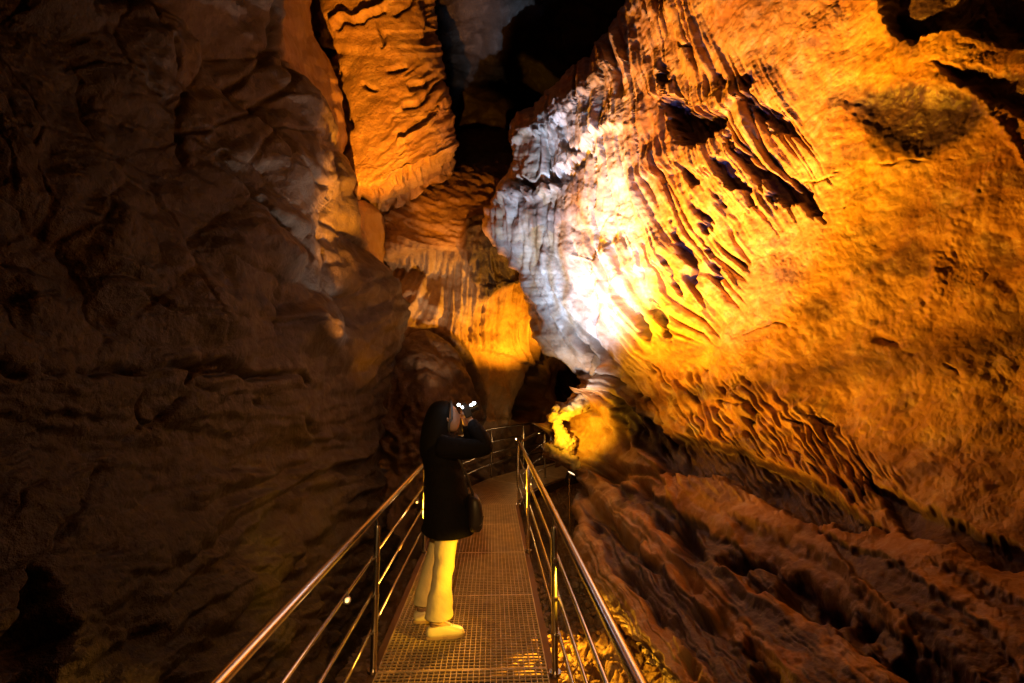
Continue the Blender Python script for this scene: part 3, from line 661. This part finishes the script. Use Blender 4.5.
def ground():
    xa = np.concatenate([np.linspace(-8, -1.5, 60), np.linspace(-1.5, 0.25, 70)[1:], np.linspace(0.25, 2.2, 240)[1:], np.linspace(2.2, 8, 60)[1:]])
    ya = np.concatenate([np.linspace(-4, 1.5, 60), np.linspace(1.5, 6.5, 420)[1:], np.linspace(6.5, 18, 130)[1:]])
    X, Y = np.meshgrid(xa, ya); Q = np.stack([X, Y, 0*X], -1)
    z = -0.95+0.22*np.clip(X-0.6, 0, 2)+0.14*fbm(Q, 0.9, 3, seed=1)
    z -= 0.5*(1-sst(-1.2, 0.0, X))
    wx = X+0.06*n2(X*6, Y*6, 1); wy = Y+0.06*n2(X*6, Y*6, 2)
    f1, e, cid = facets(wx*6.5, wy*5.5, 2); z += (0.05*cid+0.03*(0.7-f1))*sst(0.0, 0.2, e)
    f1, e, cid2 = facets(wx*19, wy*17, 6); z += (0.012*cid2+0.010*(0.7-f1))*sst(0, 0.2, e)
    z += 0.02*fbm(Q, 12, 3, seed=8)
    Q[..., 2] = z
    o = mesh_obj('ground', Q, grid_faces(*X.shape, flip=True), M_GRND, attrs={'grey': 0.5*(cid2 > 0.7), 'pale': 0.5*(cid2 < 0.25), 'pit': 0.5*(1-sst(0, 0.1, e))}); tag(o, kind='structure')
ground()
# loose stones beside the walkway
def stones():
    mb = MB()
    ico = bmesh.new(); bmesh.ops.create_icosphere(ico, subdivisions=1, radius=1)
    IV = np.array([v.co[:] for v in ico.verts]); IF = [tuple(v.index for v in f.verts) for f in ico.faces]; ico.free()
    for i in range(900):
        x = 0.42+abs(rng.normal())*0.38; y = rng.uniform(1.6, 6.8); r = 0.010*math.exp(rng.uniform(0, 1.75))
        p = IV*(1+0.30*rng.uniform(-1, 1, (len(IV), 1)))*np.array([r, r*rng.uniform(.7, 1.3), r*rng.uniform(.5, .8)])
        a = rng.uniform(0, 6.28); R = np.array([[math.cos(a), -math.sin(a), 0], [math.sin(a), math.cos(a), 0], [0, 0, 1]])
        mb.add(p@R.T+np.array([x, y, -0.86+0.22*max(x-0.6, 0)+rng.uniform(0, .05)]), IF)
    o = mb.build('gravel', M_GRND, smooth=False); tag(o, 'loose stones and gravel on the cave floor right of the walkway', 'gravel', kind='stuff')
stones()

# ================================================================== WALKWAY
def walkway():
    root = empty('walkway', (0, 3, 0)); tag(root, 'steel grating walkway running forward and bending right around the flowstone', 'walkway')
    inv = Vector((0, -3, 0))
    ys = [-1.1, -0.05, 1.0, 2.04, 3.08, 4.12, 5.16, 6.2, 7.24]
    Lp = [(-0.715, y) for y in ys]; Rp = [(0.347, y) for y in ys]
    Lp += [(-0.55, 8.2), (-0.10, 9.25), (0.62, 10.3), (1.5, 11.2), (2.6, 11.9)]
    Rp += [(0.50, 7.8), (0.80, 8.45), (1.35, 9.25), (2.1, 9.95), (3.0, 10.5)]
    for i in range(len(Lp)-1):
        l0, l1, r0, r1 = [Vector((*p, 0))+inv for p in (Lp[i], Lp[i+1], Rp[i], Rp[i+1])]
        g = 0.006
        def q(s, t): return (l0.lerp(r0, s)).lerp(l1.lerp(r1, s), t)
        mb = MB(); nx = 30; ny = 30 if i < 8 else 26
        for k in range(nx+1):
            s = k/nx; mb.bar(q(s, g)-Vector((0, 0, .014)), q(s, 1-g)-Vector((0, 0, .014)), .0045 if 0 < k < nx else .008, .026)
        for k in range(ny+1):
            t = g+(1-2*g)*k/ny; mb.bar(q(0, t)-Vector((0, 0, .006)), q(1, t)-Vector((0, 0, .006)), .005 if 0 < k < ny else .010, .009)
        mb.build('grating_panel', M_GRATE, root, smooth=False)
    for side, pts, off in ((0, Lp, -0.03), (1, Rp, 0.03)):
        mb = MB()
        for i in range(len(pts)-1):
            a = Vector((pts[i][0]+off, pts[i][1], -0.09))+inv; b = Vector((pts[i+1][0]+off, pts[i+1][1], -0.09))+inv
            d = (b-a).normalized()*0.01
            mb.bar(a, b+d, .05, .14)
        mb.build('side_beam', M_BEAM, root, smooth=False)
    for i in range(1, len(Lp)-1):
        a = Vector((*Lp[i], -0.11))+inv; b = Vector((*Rp[i], -0.11))+inv
        MB().bar(a, b, .06, .10).build('cross_beam', M_BEAM, root, smooth=False)
walkway()
def railing(name, label, path, posts, out):
    """path: xy points of the rail line; posts: xy of posts; out: +1/-1 outward in x"""
    o0 = path[0]; root = empty(name, (o0[0], o0[1], 0)); tag(root, label, 'railing', 'railings of the walkway')
    B = Vector((-o0[0], -o0[1], 0))
    P_ = [Vector((p[0], p[1], 0)) for p in path]
    def off(i, d):
        a = P_[max(i-1, 0)]; b = P_[min(i+1, len(P_)-1)]; t = (b-a).normalized(); n = Vector((t.y, -t.x, 0))*out
        return P_[i]+n*d
    def smoothline(z, d, steps=6):
        pts = [off(i, d)+Vector((0, 0, z))+B for i in range(len(P_))]; res = []
        for i in range(len(pts)-1):
            p0 = pts[max(i-1, 0)]; p1 = pts[i]; p2 = pts[i+1]; p3 = pts[min(i+2, len(pts)-1)]
            for k in range(steps):
                t = k/steps
                res.append(0.5*((2*p1)+(p2-p0)*t+(2*p0-5*p1+4*p2-p3)*t*t+(3*p1-p0-3*p2+p3)*t**3))
        res.append(pts[-1]); return res
    MB().tube(smoothline(0.945, 0.012), 0.0225, 16).build('handrail', M_STEEL, root)
    for z in (0.67, 0.44, 0.215):
        MB().tube(smoothline(z, 0.030), 0.0115, 10).build('rail_bar', M_STEEL, root)
    for p in posts:
        c = Vector((p[0], p[1], 0))+B
        mb = MB().tube([c+Vector((0, 0, -0.16)), c+Vector((0, 0, 0.86)), c+Vector((0, 0, 0.872))], [0.0205, 0.0205, 0.017], 16)
        for z in (0.67, 0.44, 0.215): mb.tube([c+Vector((0, 0, z-.014)), c+Vector((0, 0, z+.014))], 0.0235, 14); mb.tube([c+Vector((out*.012, 0, z)), c+Vector((out*.036, 0, z))], 0.0135, 10)
        po = mb.build('post', M_STEEL, root)
        MB().tube([c+Vector((0, 0, .87)), c+Vector((out*0.006, 0, 0.93))], 0.008, 8).build('bracket', M_STEEL, po)
        MB().tube([c+Vector((0, 0, -0.012)), c+Vector((0, 0, 0.004))], 0.038, 16).build('base_collar', M_STEEL, po)
    return root
LP = [(-0.745, y) for y in (-1.2, .95, 3.10, 5.23, 7.26)]+[(-0.56, 8.2), (-0.03, 9.62), (0.72, 10.85), (1.6, 11.7), (2.6, 12.2)]
railing('railing', 'long steel railing on the left of the walkway, behind the person and curving right beyond', LP, [LP[1], LP[2], LP[3], LP[4], LP[6], LP[7], LP[8]], -1)
RP = [(0.395, y) for y in (-1.3, .85, 3.03, 5.2, 7.24)]
railing('railing', 'straight steel railing on the right of the walkway above the lit rubble', RP, RP[1:], 1)
RT = [(0.45, 7.30), (1.05, 9.3), (2.2, 10.5)]
railing('railing', 'short railing past the bend, ending under the yellow-lit rock', RT, [RT[1]], 1)
MI = []
def rail_lamp(loc, label, bright, face=(0, -1, 0)):
    root = empty('rail_lamp', loc); tag(root, label, 'lamp', 'small lamps clipped to the railings')
    f = Vector(face).normalized()
    MB().tube([f*-0.012, f*0.010, f*0.014], [0.018, 0.018, 0.015], 14).build('housing', M_STEEL, root)
    m = M_LENS
    MB().tube([Vector((0, 0, .016)), Vector((0, .004, .034)), Vector((0, .012, .040))], .005, 6).build('clip', M_STEEL, root)
    MB().tube([f*0.0142, f*0.019, f*0.022], [0.008, 0.006, 0.002], 14).build('lens', m, root)
    return root

# ================================================================== PERSON
M_SKIN = simple('skin', (0.52, 0.33, 0.25), 0.5)
M_COAT = simple('black_coat', (0.006, 0.005, 0.006), 0.9, spec=0.15, noise=0.35, nscale=30, bump=0.006)
M_FUR = simple('grey_hood_trim', (0.10, 0.09, 0.09), 0.9)
M_PANT = simple('pale_trousers', (0.80, 0.72, 0.42), 0.75, noise=0.06, nscale=25, bump=0.004)
M_SHOE = simple('white_trainers', (0.80, 0.74, 0.50), 0.45, noise=0.08, nscale=40)
M_SOLE = simple('shoe_sole', (0.42, 0.30, 0.20), 0.6)
M_HAIR = simple('dark_hair', (0.006, 0.005, 0.004), 0.8, spec=0.2)
M_BAG = simple('dark_bag', (0.03, 0.022, 0.022), 0.45, noise=0.3, nscale=20)
def skin_mesh(name, verts, edges, mat, parent, sub=2):
    """verts: (x, y, z, rx, ry); first one is the root"""
    me = bpy.data.meshes.new(name); me.from_pydata([v[:3] for v in verts], edges, []); me.update()
    o = bpy.data.objects.new(name, me); COL.objects.link(o); me.materials.append(mat)
    if parent: o.parent = parent
    m = o.modifiers.new('skin', 'SKIN'); m.use_smooth_shade = True
    for i, v in enumerate(verts):
        me.skin_vertices[0].data[i].radius = (v[3], v[4] if len(v) > 4 else v[3])
        me.skin_vertices[0].data[i].use_root = (i == 0)
    s = o.modifiers.new('sub', 'SUBSURF'); s.levels = s.render_levels = sub
    return o
def person():
    """faces local +x"""
    root = empty('person', (-0.385, 3.575, 0), math.radians(10))
    tag(root, 'person in long black coat, pale trousers and white trainers raising a lit camera', 'person')
    # ---- body: pelvis, spine, neck, legs, arms as one skinned skeleton
    V = [(0.04, 0, 0.88, .14, .11), (0.02, 0, 1.05, .12, .095), (0.0, 0, 1.25, .15, .10), (0.0, 0, 1.36, .10, .085), (0.005, 0, 1.42, .05, .05), (0.02, 0, 1.47, .052, .052),
         (0.03, 0, 1.535, .082, .09), (0.025, 0, 1.60, .072, .076),
         (0.035, -.09, .80, .085, .085), (0.03, -.11, .48, .056, .056), (-0.01, -.12, .30, .05, .052), (-0.02, -.12, .10, .036, .036), (0.08, -.125, .05, .034, .03),
         (0.03, .09, .80, .085, .085), (-0.01, .11, .48, .056, .056), (-0.07, .12, .30, .05, .052), (-0.10, .12, .10, .036, .036), (0.0, .125, .05, .034, .03),
         (0.0, -.16, 1.34, .055, .055), (0.16, -.21, 1.335, .045, .045), (0.295, -.225, 1.345, .038, .038), (0.25, -.15, 1.44, .033, .033), (0.185, -.075, 1.545, .024, .022), (0.172, -.06, 1.572, .03, .018),
         (0.0, .16, 1.34, .055, .055), (0.14, .22, 1.31, .045, .045), (0.26, .245, 1.31, .038, .038), (0.22, .16, 1.42, .033, .033), (0.175, .085, 1.515, .024, .022), (0.165, .065, 1.545, .03, .018)]
    E = [(0, 1), (1, 2), (2, 3), (3, 4), (4, 5), (5, 6), (6, 7), (0, 8), (8, 9), (9, 10), (10, 11), (11, 12), (0, 13), (13, 14), (14, 15), (15, 16), (16, 17),
         (3, 18), (18, 19), (19, 20), (20, 21), (21, 22), (22, 23), (3, 24), (24, 25), (25, 26), (26, 27), (27, 28), (28, 29)]
    body = skin_mesh('body', V, E, M_SKIN, root)
    # ---- face: a shaped head over the skull, tilted up a little, nose / chin / brow
    n = 26; mb = MB(); rg = []
    M = Matrix.Rotation(math.radians(-14), 3, 'Y'); c0 = Vector((0.035, 0, 1.535))
    prof = [(-.112, .012, .02, .030), (-.104, .035, .036, .020), (-.085, .060, .050, .012), (-.055, .078, .062, .004), (-.02, .088, .070, .0), (.02, .094, .074, -.004), (.06, .090, .073, -.008), (.09, .070, .060, -.012), (.110, .040, .036, -.014), (.116, .010, .010, -.014)]
    for z, rx, ry, cx in prof: rg.append((c0+M@Vector((cx, 0, z)), rx, ry, math.radians(-14)))
    mb.rings(rg, n)
    V2 = []
    for p in mb.v:
        q = M.inverted()@(Vector(p)-c0); 
        if q.x > 0.03:
            f = max(0, 1-abs(q.y)/.016); q.x += .022*f*math.exp(-((q.z+.018)/.018)**2)
            q.x -= .012*math.exp(-((abs(q.y)-.032)/.014)**2)*math.exp(-((q.z-.012)/.016)**2)
            q.x += .007*math.exp(-(q.y/.024)**2)*math.exp(-((q.z+.058)/.010)**2)
            q.x -= .004*math.exp(-(q.y/.026)**2)*math.exp(-((q.z+.050)/.004)**2)
        V2.append(tuple(c0+M@q))
    mb.v = V2; mb.build('face', M_SKIN, body, sub=2)
    for s in (-1, 1): MB().rings([(c0+M@Vector((-.008, s*.070, -.03)), .004, .004), (c0+M@Vector((-.010, s*.080, -.015)), .012, .006), (c0+M@Vector((-.012, s*.082, .008)), .016, .007), (c0+M@Vector((-.014, s*.076, .024)), .006, .004)], 10).build('ear', M_SKIN, body, sub=1)
    # ---- hands: palm plus five bent fingers each, closed round the camera
    for s in (-1, 1):
        w = Vector((0.185, -.075, 1.545)) if s < 0 else Vector((0.175, .085, 1.515))
        def fp(dx, dy, dz): return (w.x+dx, w.y-s*dy, w.z+dz)
        palm = [(*fp(0, 0, 0), .022, .016), (*fp(-.004, .012, .035), .030, .015), (*fp(.0, .016, .062), .030, .013)]
        skin_mesh('hand', palm, [(0, 1), (1, 2)], M_SKIN, body, 2)
        for k, (bx, ln) in enumerate(((.026, .95), (.009, 1.05), (-.009, 1.0), (-.026, .8))):
            a = fp(bx-.002, .012, .052); b = fp(bx+.003, .018, .052+.026*ln); c = fp(bx+.004, .036, .052+.040*ln); d = fp(bx+.002, .056, .052+.038*ln)
            skin_mesh('finger', [(*a, .0085), (*b, .0082), (*c, .0075), (*d, .0062)], [(0, 1), (1, 2), (2, 3)], M_SKIN, body, 1)
        a = fp(-.024, .006, .018); b = fp(-.038, .020, .034); c = fp(-.036, .040, .046)
        skin_mesh('thumb', [(*a, .011), (*b, .0095), (*c, .0075)], [(0, 1), (1, 2)], M_SKIN, body, 1)
    # ---- trousers: two flared legs joined at the hips
    def fold(mb, amp):
        mb.v = [(x+amp*float(n2(np.float32(z*22+y*9), np.float32(x*12), 3)), y+amp*float(n2(np.float32(z*18), np.float32(y*14+x*8), 5)), z) for x, y, z in mb.v]; return mb
    tr = MB()
    def leg(s, ax):
        R = [((0.05, s*.07, .97), .115, .09), ((0.05, s*.082, .88), .112, .098), ((0.045, s*.09, .78), .098, .092), ((0.03+ax*.3, s*.10, .64), .084, .082), ((0.02+ax*.6, s*.108, .50), .074, .072),
             ((0.0+ax*.8, s*.113, .38), .074, .070), ((-.01+ax, s*.118, .27), .086, .076), ((-.015+ax, s*.12, .17), .100, .088), ((-.015+ax, s*.12, .142), .103, .090)]
        fine = []
        for i in range(len(R)-1):
            for k in range(4):
                t = k/4; a, b = R[i], R[i+1]; fine.append((Vector(a[0]).lerp(Vector(b[0]), t), a[1]*(1-t)+b[1]*t, a[2]*(1-t)+b[2]*t))
        fine.append(R[-1]); tr.rings(fine, 24)
    leg(-1, 0.0); leg(1, -0.075)
    fold(tr, .008); tr.v = [(x+.010*(abs(float(n2(np.float32(z*30+x*14), np.float32(y*16), 9)))-.25), y-.010*abs(float(n2(np.float32(z*26-x*18), np.float32(y*12+4), 11))), z) for x, y, z in tr.v]; tr.build('trousers', M_PANT, root, sub=1)
    # ---- trainers
    for s, fx in ((-1, -.02), (1, -.105)):
        y = s*.125
        sh = MB().rings([((fx-.085, y, .050), .001, .001, math.radians(90)), ((fx-.083, y, .050), .030, .030, math.radians(90)), ((fx-.05, y, .052), .040, .038, math.radians(90)), ((fx+.01, y, .055), .045, .038, math.radians(90)),
            ((fx+.06, y, .054), .042, .042, math.radians(90)), ((fx+.11, y, .044), .032, .047, math.radians(90)), ((fx+.15, y, .038), .026, .044, math.radians(90)), ((fx+.178, y, .034), .018, .032, math.radians(90)), ((fx+.188, y, .030), .004, .01, math.radians(90))], 18, power=2.6)
        so = sh.build('trainer', M_SHOE, root, sub=1)
        sl = MB(); out = []
        for i in range(26):
            a = 2*PI*i/26; cx = math.cos(a); hw = .040+.010*sst(-0.3, .7, cx)-(.006 if cx < 0 else 0)
            out.append((fx+.050+.142*cx, y+hw*math.copysign(abs(math.sin(a))**.7, math.sin(a))))
        b = [(x, yy, .002) for x, yy in out]+[(x, yy, .026) for x, yy in out]+[(x*1.0, yy, .030) for x, yy in out]
        F = [(i, (i+1) % 26, 26+(i+1) % 26, 26+i) for i in range(26)]+[tuple(range(26))[::-1], tuple(range(26, 52))]
        sl.add(b[:52], F).build('sole', M_SOLE, so, smooth=False, bevel=.004)
        lc = MB()
        for k in range(4): lc.tube([(fx+.035+k*.02, y-.022, .098-k*.009), (fx+.045+k*.02, y, .106-k*.009), (fx+.035+k*.02, y+.022, .098-k*.009)], .003, 6)
        lc.tube([(fx+.02, y-.03, .10), (fx+.0, y-.042, .11), (fx-.045, y-.030, .118), (fx-.06, y, .118), (fx-.045, y+.030, .118), (fx+.0, y+.042, .11), (fx+.02, y+.03, .10)], .006, 6)
        lc.build('laces', M_SOLE, so)
        MB().rings([((fx-.02, y, .09), .040, .034), ((fx-.015, y, .17), .036, .032)], 14).build('sock', simple('sock', (0.30, 0.20, 0.13), .8), so)
    # ---- long coat with sleeves
    ct = MB(); R = [((.055, 0, .685), .195, .215), ((.055, 0, .70), .200, .222), ((.05, 0, .80), .190, .215), ((.035, 0, .95), .172, .20), ((.015, 0, 1.10), .155, .19), ((0.0, 0, 1.22), .150, .195), ((-.005, 0, 1.32), .138, .192), ((0.0, 0, 1.38), .105, .13), ((.01, 0, 1.43), .080, .082)]
    fine = []
    for i in range(len(R)-1):
        for k in range(4):
            t = k/4; a, b = R[i], R[i+1]; fine.append((Vector(a[0]).lerp(Vector(b[0]), t), a[1]*(1-t)+b[1]*t, a[2]*(1-t)+b[2]*t))
    fine.append(R[-1]); ct.rings(fine, 32); fold(ct, .016).build('coat', M_COAT, root, sub=1)
    for s, el, wr in ((-1, (0.31, -.235, 1.335), (0.205, -.095, 1.515)), (1, (0.27, .25, 1.30), (0.19, .105, 1.485))):
        a = Vector((0.0, s*.14, 1.325)); e = Vector(el); w = Vector(wr); pts = []; rr = []
        for k in range(-1, 5): pts.append(a.lerp(e, k/5)+Vector((0, 0, -.012*math.sin(k/5*PI)))); rr.append(.092-.028*k/5 if k >= 0 else .08)
        pts.append(e+Vector((.008, 0, -.004))); rr.append(.066)
        for k in range(1, 6): pts.append(e.lerp(w, k/5)); rr.append(.064-.020*k/5)
        fold(MB().tube(pts, rr, 18), .016).build('sleeve', M_COAT, root, sub=1)
    # ---- hood / long hair over the back, with a pale trim
    hd = MB().rings([((-.055, 0, 1.20), .10, .12), ((-.065, 0, 1.30), .115, .13), ((-.055, 0, 1.40), .112, .122), ((-.045, 0, 1.47), .112, .112), ((-.035, 0, 1.54), .112, .106), ((-.022, 0, 1.60), .104, .098), ((-.012, 0, 1.645), .080, .076), ((-.008, 0, 1.668), .040, .036), ((-.006, 0, 1.672), .006, .006)], 24)
    fold(hd, .014).build('hood', M_HAIR, root, sub=1)
    pts = [(0.06+.02*math.cos(a)*0+(-.02 if math.cos(a) < 0 else .0), .092*math.sin(a), 1.535+.128*math.cos(a)) for a in [math.radians(x) for x in range(-150, 151, 15)]]
    MB().tube(pts, [.010]*len(pts), 8).build('hood_trim', M_FUR, root)
    # ---- shoulder bag at the right hip
    bag = MB().rings([((.225, -.15, .735), .030, .085), ((.235, -.155, .745), .052, .115), ((.235, -.155, .86), .055, .120), ((.225, -.15, .965), .045, .11), ((.22, -.15, .985), .02, .09)], 20, power=3.2)
    b = bag.build('shoulder_bag', M_BAG, root, sub=1)
    MB().tube([(.252, -.262, .79), (.262, -.268, .80), (.272, -.266, .83), (.283, -.24, .85)], .0035, 6).build('zip', M_STEEL, b)
    MB().tube([(.22, -.17, .97), (.17, -.20, 1.12), (.09, -.205, 1.28), (.02, -.16, 1.405), (-.06, -.05, 1.42)], .010, 8).build('strap', M_BAG, b)
    return root
person()
def camera_prop():
    """small camera held up in front of the face, white lamps on its top"""
    root = empty('camera', (-0.205, 3.55, 1.59), math.radians(10)); tag(root, 'small black camera with white lights held up to the face', 'camera')
    M = Matrix.Rotation(math.radians(-22), 3, 'Y')
    MB().box((0, 0, 0), .055, .14, .092, M).build('camera_body', M_BLACK, root, smooth=False, bevel=.006)
    MB().tube([M@Vector((.02, 0, 0)), M@Vector((.095, 0, 0))], [.034, .037], 20).build('lens_barrel', M_BLACK, root)
    MB().box(M@Vector((.0, 0, .052)), .032, .045, .028, M).build('viewfinder', M_BLACK, root, smooth=False, bevel=.004)
    for k, (x, y, z, r) in enumerate(((-.065, -.064, .048, .011), (-.038, -.068, .030, .009), (.030, -.062, .046, .010), (.052, -.058, .060, .012))):
        q = Vector((x, y, z)); MB().tube([q+Vector((0, .022, 0)), q, q+Vector((0, -.003, 0))], [r*1.25, r*1.25, r*1.1], 14).build('lamp_head', M_BLACK, root)
        MB().tube([q+Vector((0, -.0032, 0)), q+Vector((0, -.008, 0)), q+Vector((0, -.011, 0))], [r, r*.8, r*.2], 14).build('led', M_LENSW, root)
    MB().tube([Vector((-.065, -.042, .048)), Vector((-.03, -.035, .035)), Vector((.03, -.04, .042)), Vector((.052, -.036, .060))], .006, 8).build('lamp_arm', M_BLACK, root)
camera_prop()

# small lamps on the railings (positions as the photo shows them)
rail_lamp(pt(347, 600, 2.30)+Vector((0, 0, 0)), 'small glowing lamp on the left railing nearest the viewer', 1, (.3, -1, .1))
rail_lamp(pt(417, 502, 4.3), 'small lamp on the left railing behind the person', 1, (.2, -1, 0))
rail_lamp(pt(516, 439, 9.9), 'small bright lamp on the curved railing, left one of two beyond the bend', 1)
rail_lamp(pt(539, 433, 10.6), 'small bright lamp on the curved railing, right one of two beyond the bend', 1)
rail_lamp(pt(530.5, 484, 5.9), 'small lamp low on the right railing near its far end', 1)
rail_lamp(pt(551.5, 541.5, 3.6), 'small lamp on the right railing next to the nearest post', 1)

# ------------------------------------------------------------------ lights
AMBER = (1.0, 0.30, 0.012); WARM = (1.0, 0.38, 0.03)
def spot(loc, target, power, col, size=60, blend=0.6, rad=0.05, name='spot'):
    l = bpy.data.lights.new(name, 'SPOT'); l.energy = power; l.color = col; l.spot_size = math.radians(size); l.spot_blend = blend; l.shadow_soft_size = rad
    o = bpy.data.objects.new(name, l); COL.objects.link(o); o.location = loc
    o.rotation_euler = (Vector(target)-Vector(loc)).to_track_quat('-Z', 'Y').to_euler(); return o
def point(loc, power, col, rad=0.03, name='glow'):
    l = bpy.data.lights.new(name, 'POINT'); l.energy = power; l.color = col; l.shadow_soft_size = rad
    o = bpy.data.objects.new(name, l); COL.objects.link(o); o.location = loc; return o
def floodlight(loc, target, label, mat, post=None, r=0.085):
    """round flood lamp: can, rim, lens, yoke (and a post down to the ground)"""
    root = empty('floodlight', loc); tag(root, label, 'floodlight', 'floodlights of the cave lighting')
    f = (Vector(target)-Vector(loc)).normalized()
    MB().tube([f*-.15, f*-.14, f*-.02, f*0.0], [r*.45, r*.7, r*.98, r], 20).build('housing', M_BLACK, root)
    MB().tube([f*0.0005, f*0.014], [r*1.08, r*1.08], 20).build('rim', M_STEEL, root)
    MB().tube([f*0.0145, f*0.018], [r*.9, r*.86], 20).build('lens', mat, root)
    s = f.cross(Vector((0, 0, 1))).normalized()
    MB().tube([s*r*1.1-f*.06, s*r*1.1-f*.06-Vector((0, 0, r*1.3)), -s*r*1.1-f*.06-Vector((0, 0, r*1.3)), -s*r*1.1-f*.06], .009, 8).build('yoke', M_STEEL, root)
    if post: MB().tube([-f*.06-Vector((0, 0, r*1.3)), -f*.06-Vector((0, 0, post))], .014, 10).build('pole', M_STEEL, root)
    return root

F1 = pt(571, 474, 7.0)
floodlight(F1, pt(760, 100, 6.6), 'round black floodlight on a pole below the yellow-lit rock', simple('flood_lens', (0.8, 0.7, 0.5), 0.2, emit=(1, .7, .4), es=2.0), post=1.1, r=0.06)
LA = 1.0
AMB2 = (1.0, 0.36, 0.010); AMB3 = (1.0, 0.42, 0.012)
# main amber flood, low behind the left railing, washing the right wall from below left
K1 = Vector((-1.15, 5.6, 0.35))
spot(K1, pt(870, 10, 3.6), 2500*LA, AMB2, 86, 0.8, 0.10)
# added amber spot, unseen by the left railing, brightening the draperies
K2 = Vector((-0.98, 5.5, 0.35))
spot(K2, pt(775, 30, 5.1), 9000*LA, (1.0, 0.385, 0.008), 58, 0.8, 0.06)
# small amber lamp under the foot of the cascade
spot(pt(560, 438, 6.8), pt(582, 415, 7.5), 85*LA, (1.0, 0.47, 0.012), 122, 0.9, 0.03)
# small white lamp under the undercut foot
spot(pt(556, 436, 6.7), pt(580, 345, 7.4), 85*LA, (0.72, 0.84, 1.0), 70, 0.9, 0.03)
# cool white flood under the cascade
W1 = Vector((0.55, 4.7, 0.15))
spot(W1, pt(572, 205, 7.2), 2700*LA, (0.60, 0.75, 1.0), 44, 0.95, 0.03)
spot(Vector((0.72, 3.7, 0.4)), pt(705, 110, 5.6), 560*LA, (0.34, 0.46, 1.0), 50, 0.95, 0.05)  # added blue fill spot for the hollows, no lamp stands here
# amber lamp behind the cascade, lights the curtains
B1 = pt(530, 352, 9.7)
spot(B1, pt(500, 290, 10.6), 420*LA, AMB2, 150, 0.6, 0.04)
# added warm spot, unseen behind the person, brightening the curtains and dome
B3 = pt(462, 452, 7.4)
spot(B3, pt(436, 236, 10.2), 420*LA, (1.0, 0.56, 0.25), 52, 0.8, 0.05)
# amber lamp by the left railing for the pillar, the flank beside it and the dome
B2 = Vector((-0.78, 3.9, 0.3))
spot(B2, pt(385, 80, 8.0), 12000*LA, AMBER, 30, 0.7, 0.05)
spot(B2, pt(455, 200, 10.0), 7000*LA, AMBER, 16, 0.8, 0.05)
spot(Vector((-0.55, 6.2, 0.6)), pt(345, 200, 8.0), 420*LA, AMBER, 52, 0.9, 0.05)
# added faint neutral spot by the bend, raking the left wall to show relief
spot(Vector((-0.2, 7.4, 1.0)), pt(262, 100, 4.4), 380*LA, (1.0, 0.80, 0.62), 38, 0.95, 0.06)
# lamp under the deck edge beside the rubble
G1 = Vector((0.48, 5.3, -0.25))
spot(G1, (0.72, 3.9, -1.0), 240*LA, AMB2, 84, 0.6, 0.03)
# amber from the right railing on to the person
spot((0.72, 2.75, 0.52), (-0.38, 3.5, 0.36), 165*LA, (1.0, .46, .012), 36, 0.5, 0.05)
spot((0.40, 5.4, 0.62), (-0.35, 3.5, 0.40), 300*LA, WARM, 30, 0.6, 0.03)
# added warm spot behind the viewer, brightening deck and rails
spot((-0.1, -0.5, 2.5), (-0.15, 4.2, 0.0), 270*LA, (1.0, 0.50, 0.13), 46, 0.9, 0.08)
# the small railing lamps
for (u_, v_, d_, e_) in ((516, 441, 9.75, 3), (539, 435, 10.4, 3), (417, 504, 4.35, 0.4), (530, 487, 5.85, 2.0), (349, 606, 2.22, 0.06)):
    point(pt(u_, v_, d_), e_, (1.0, 0.55, 0.2), 0.02)
# the camera's own white lamps
point((-0.27, 3.40, 1.66), 0.3, (0.8, 0.87, 1.0), 0.02)

w = bpy.data.worlds.new('World'); S.world = w; w.use_nodes = True
w.node_tree.nodes['Background'].inputs['Color'].default_value = (1.0, 0.6, 0.35, 1); w.node_tree.nodes['Background'].inputs['Strength'].default_value = 0.0
S.view_settings.view_transform = 'Standard'; S.view_settings.look = 'None'; S.view_settings.exposure = 0; S.view_settings.gamma = 1
S.cycles.max_bounces = 5; S.cycles.diffuse_bounces = 2; S.cycles.use_denoising = True
S.cycles.caustics_reflective = False; S.cycles.caustics_refractive = False; S.cycles.sample_clamp_indirect = 4
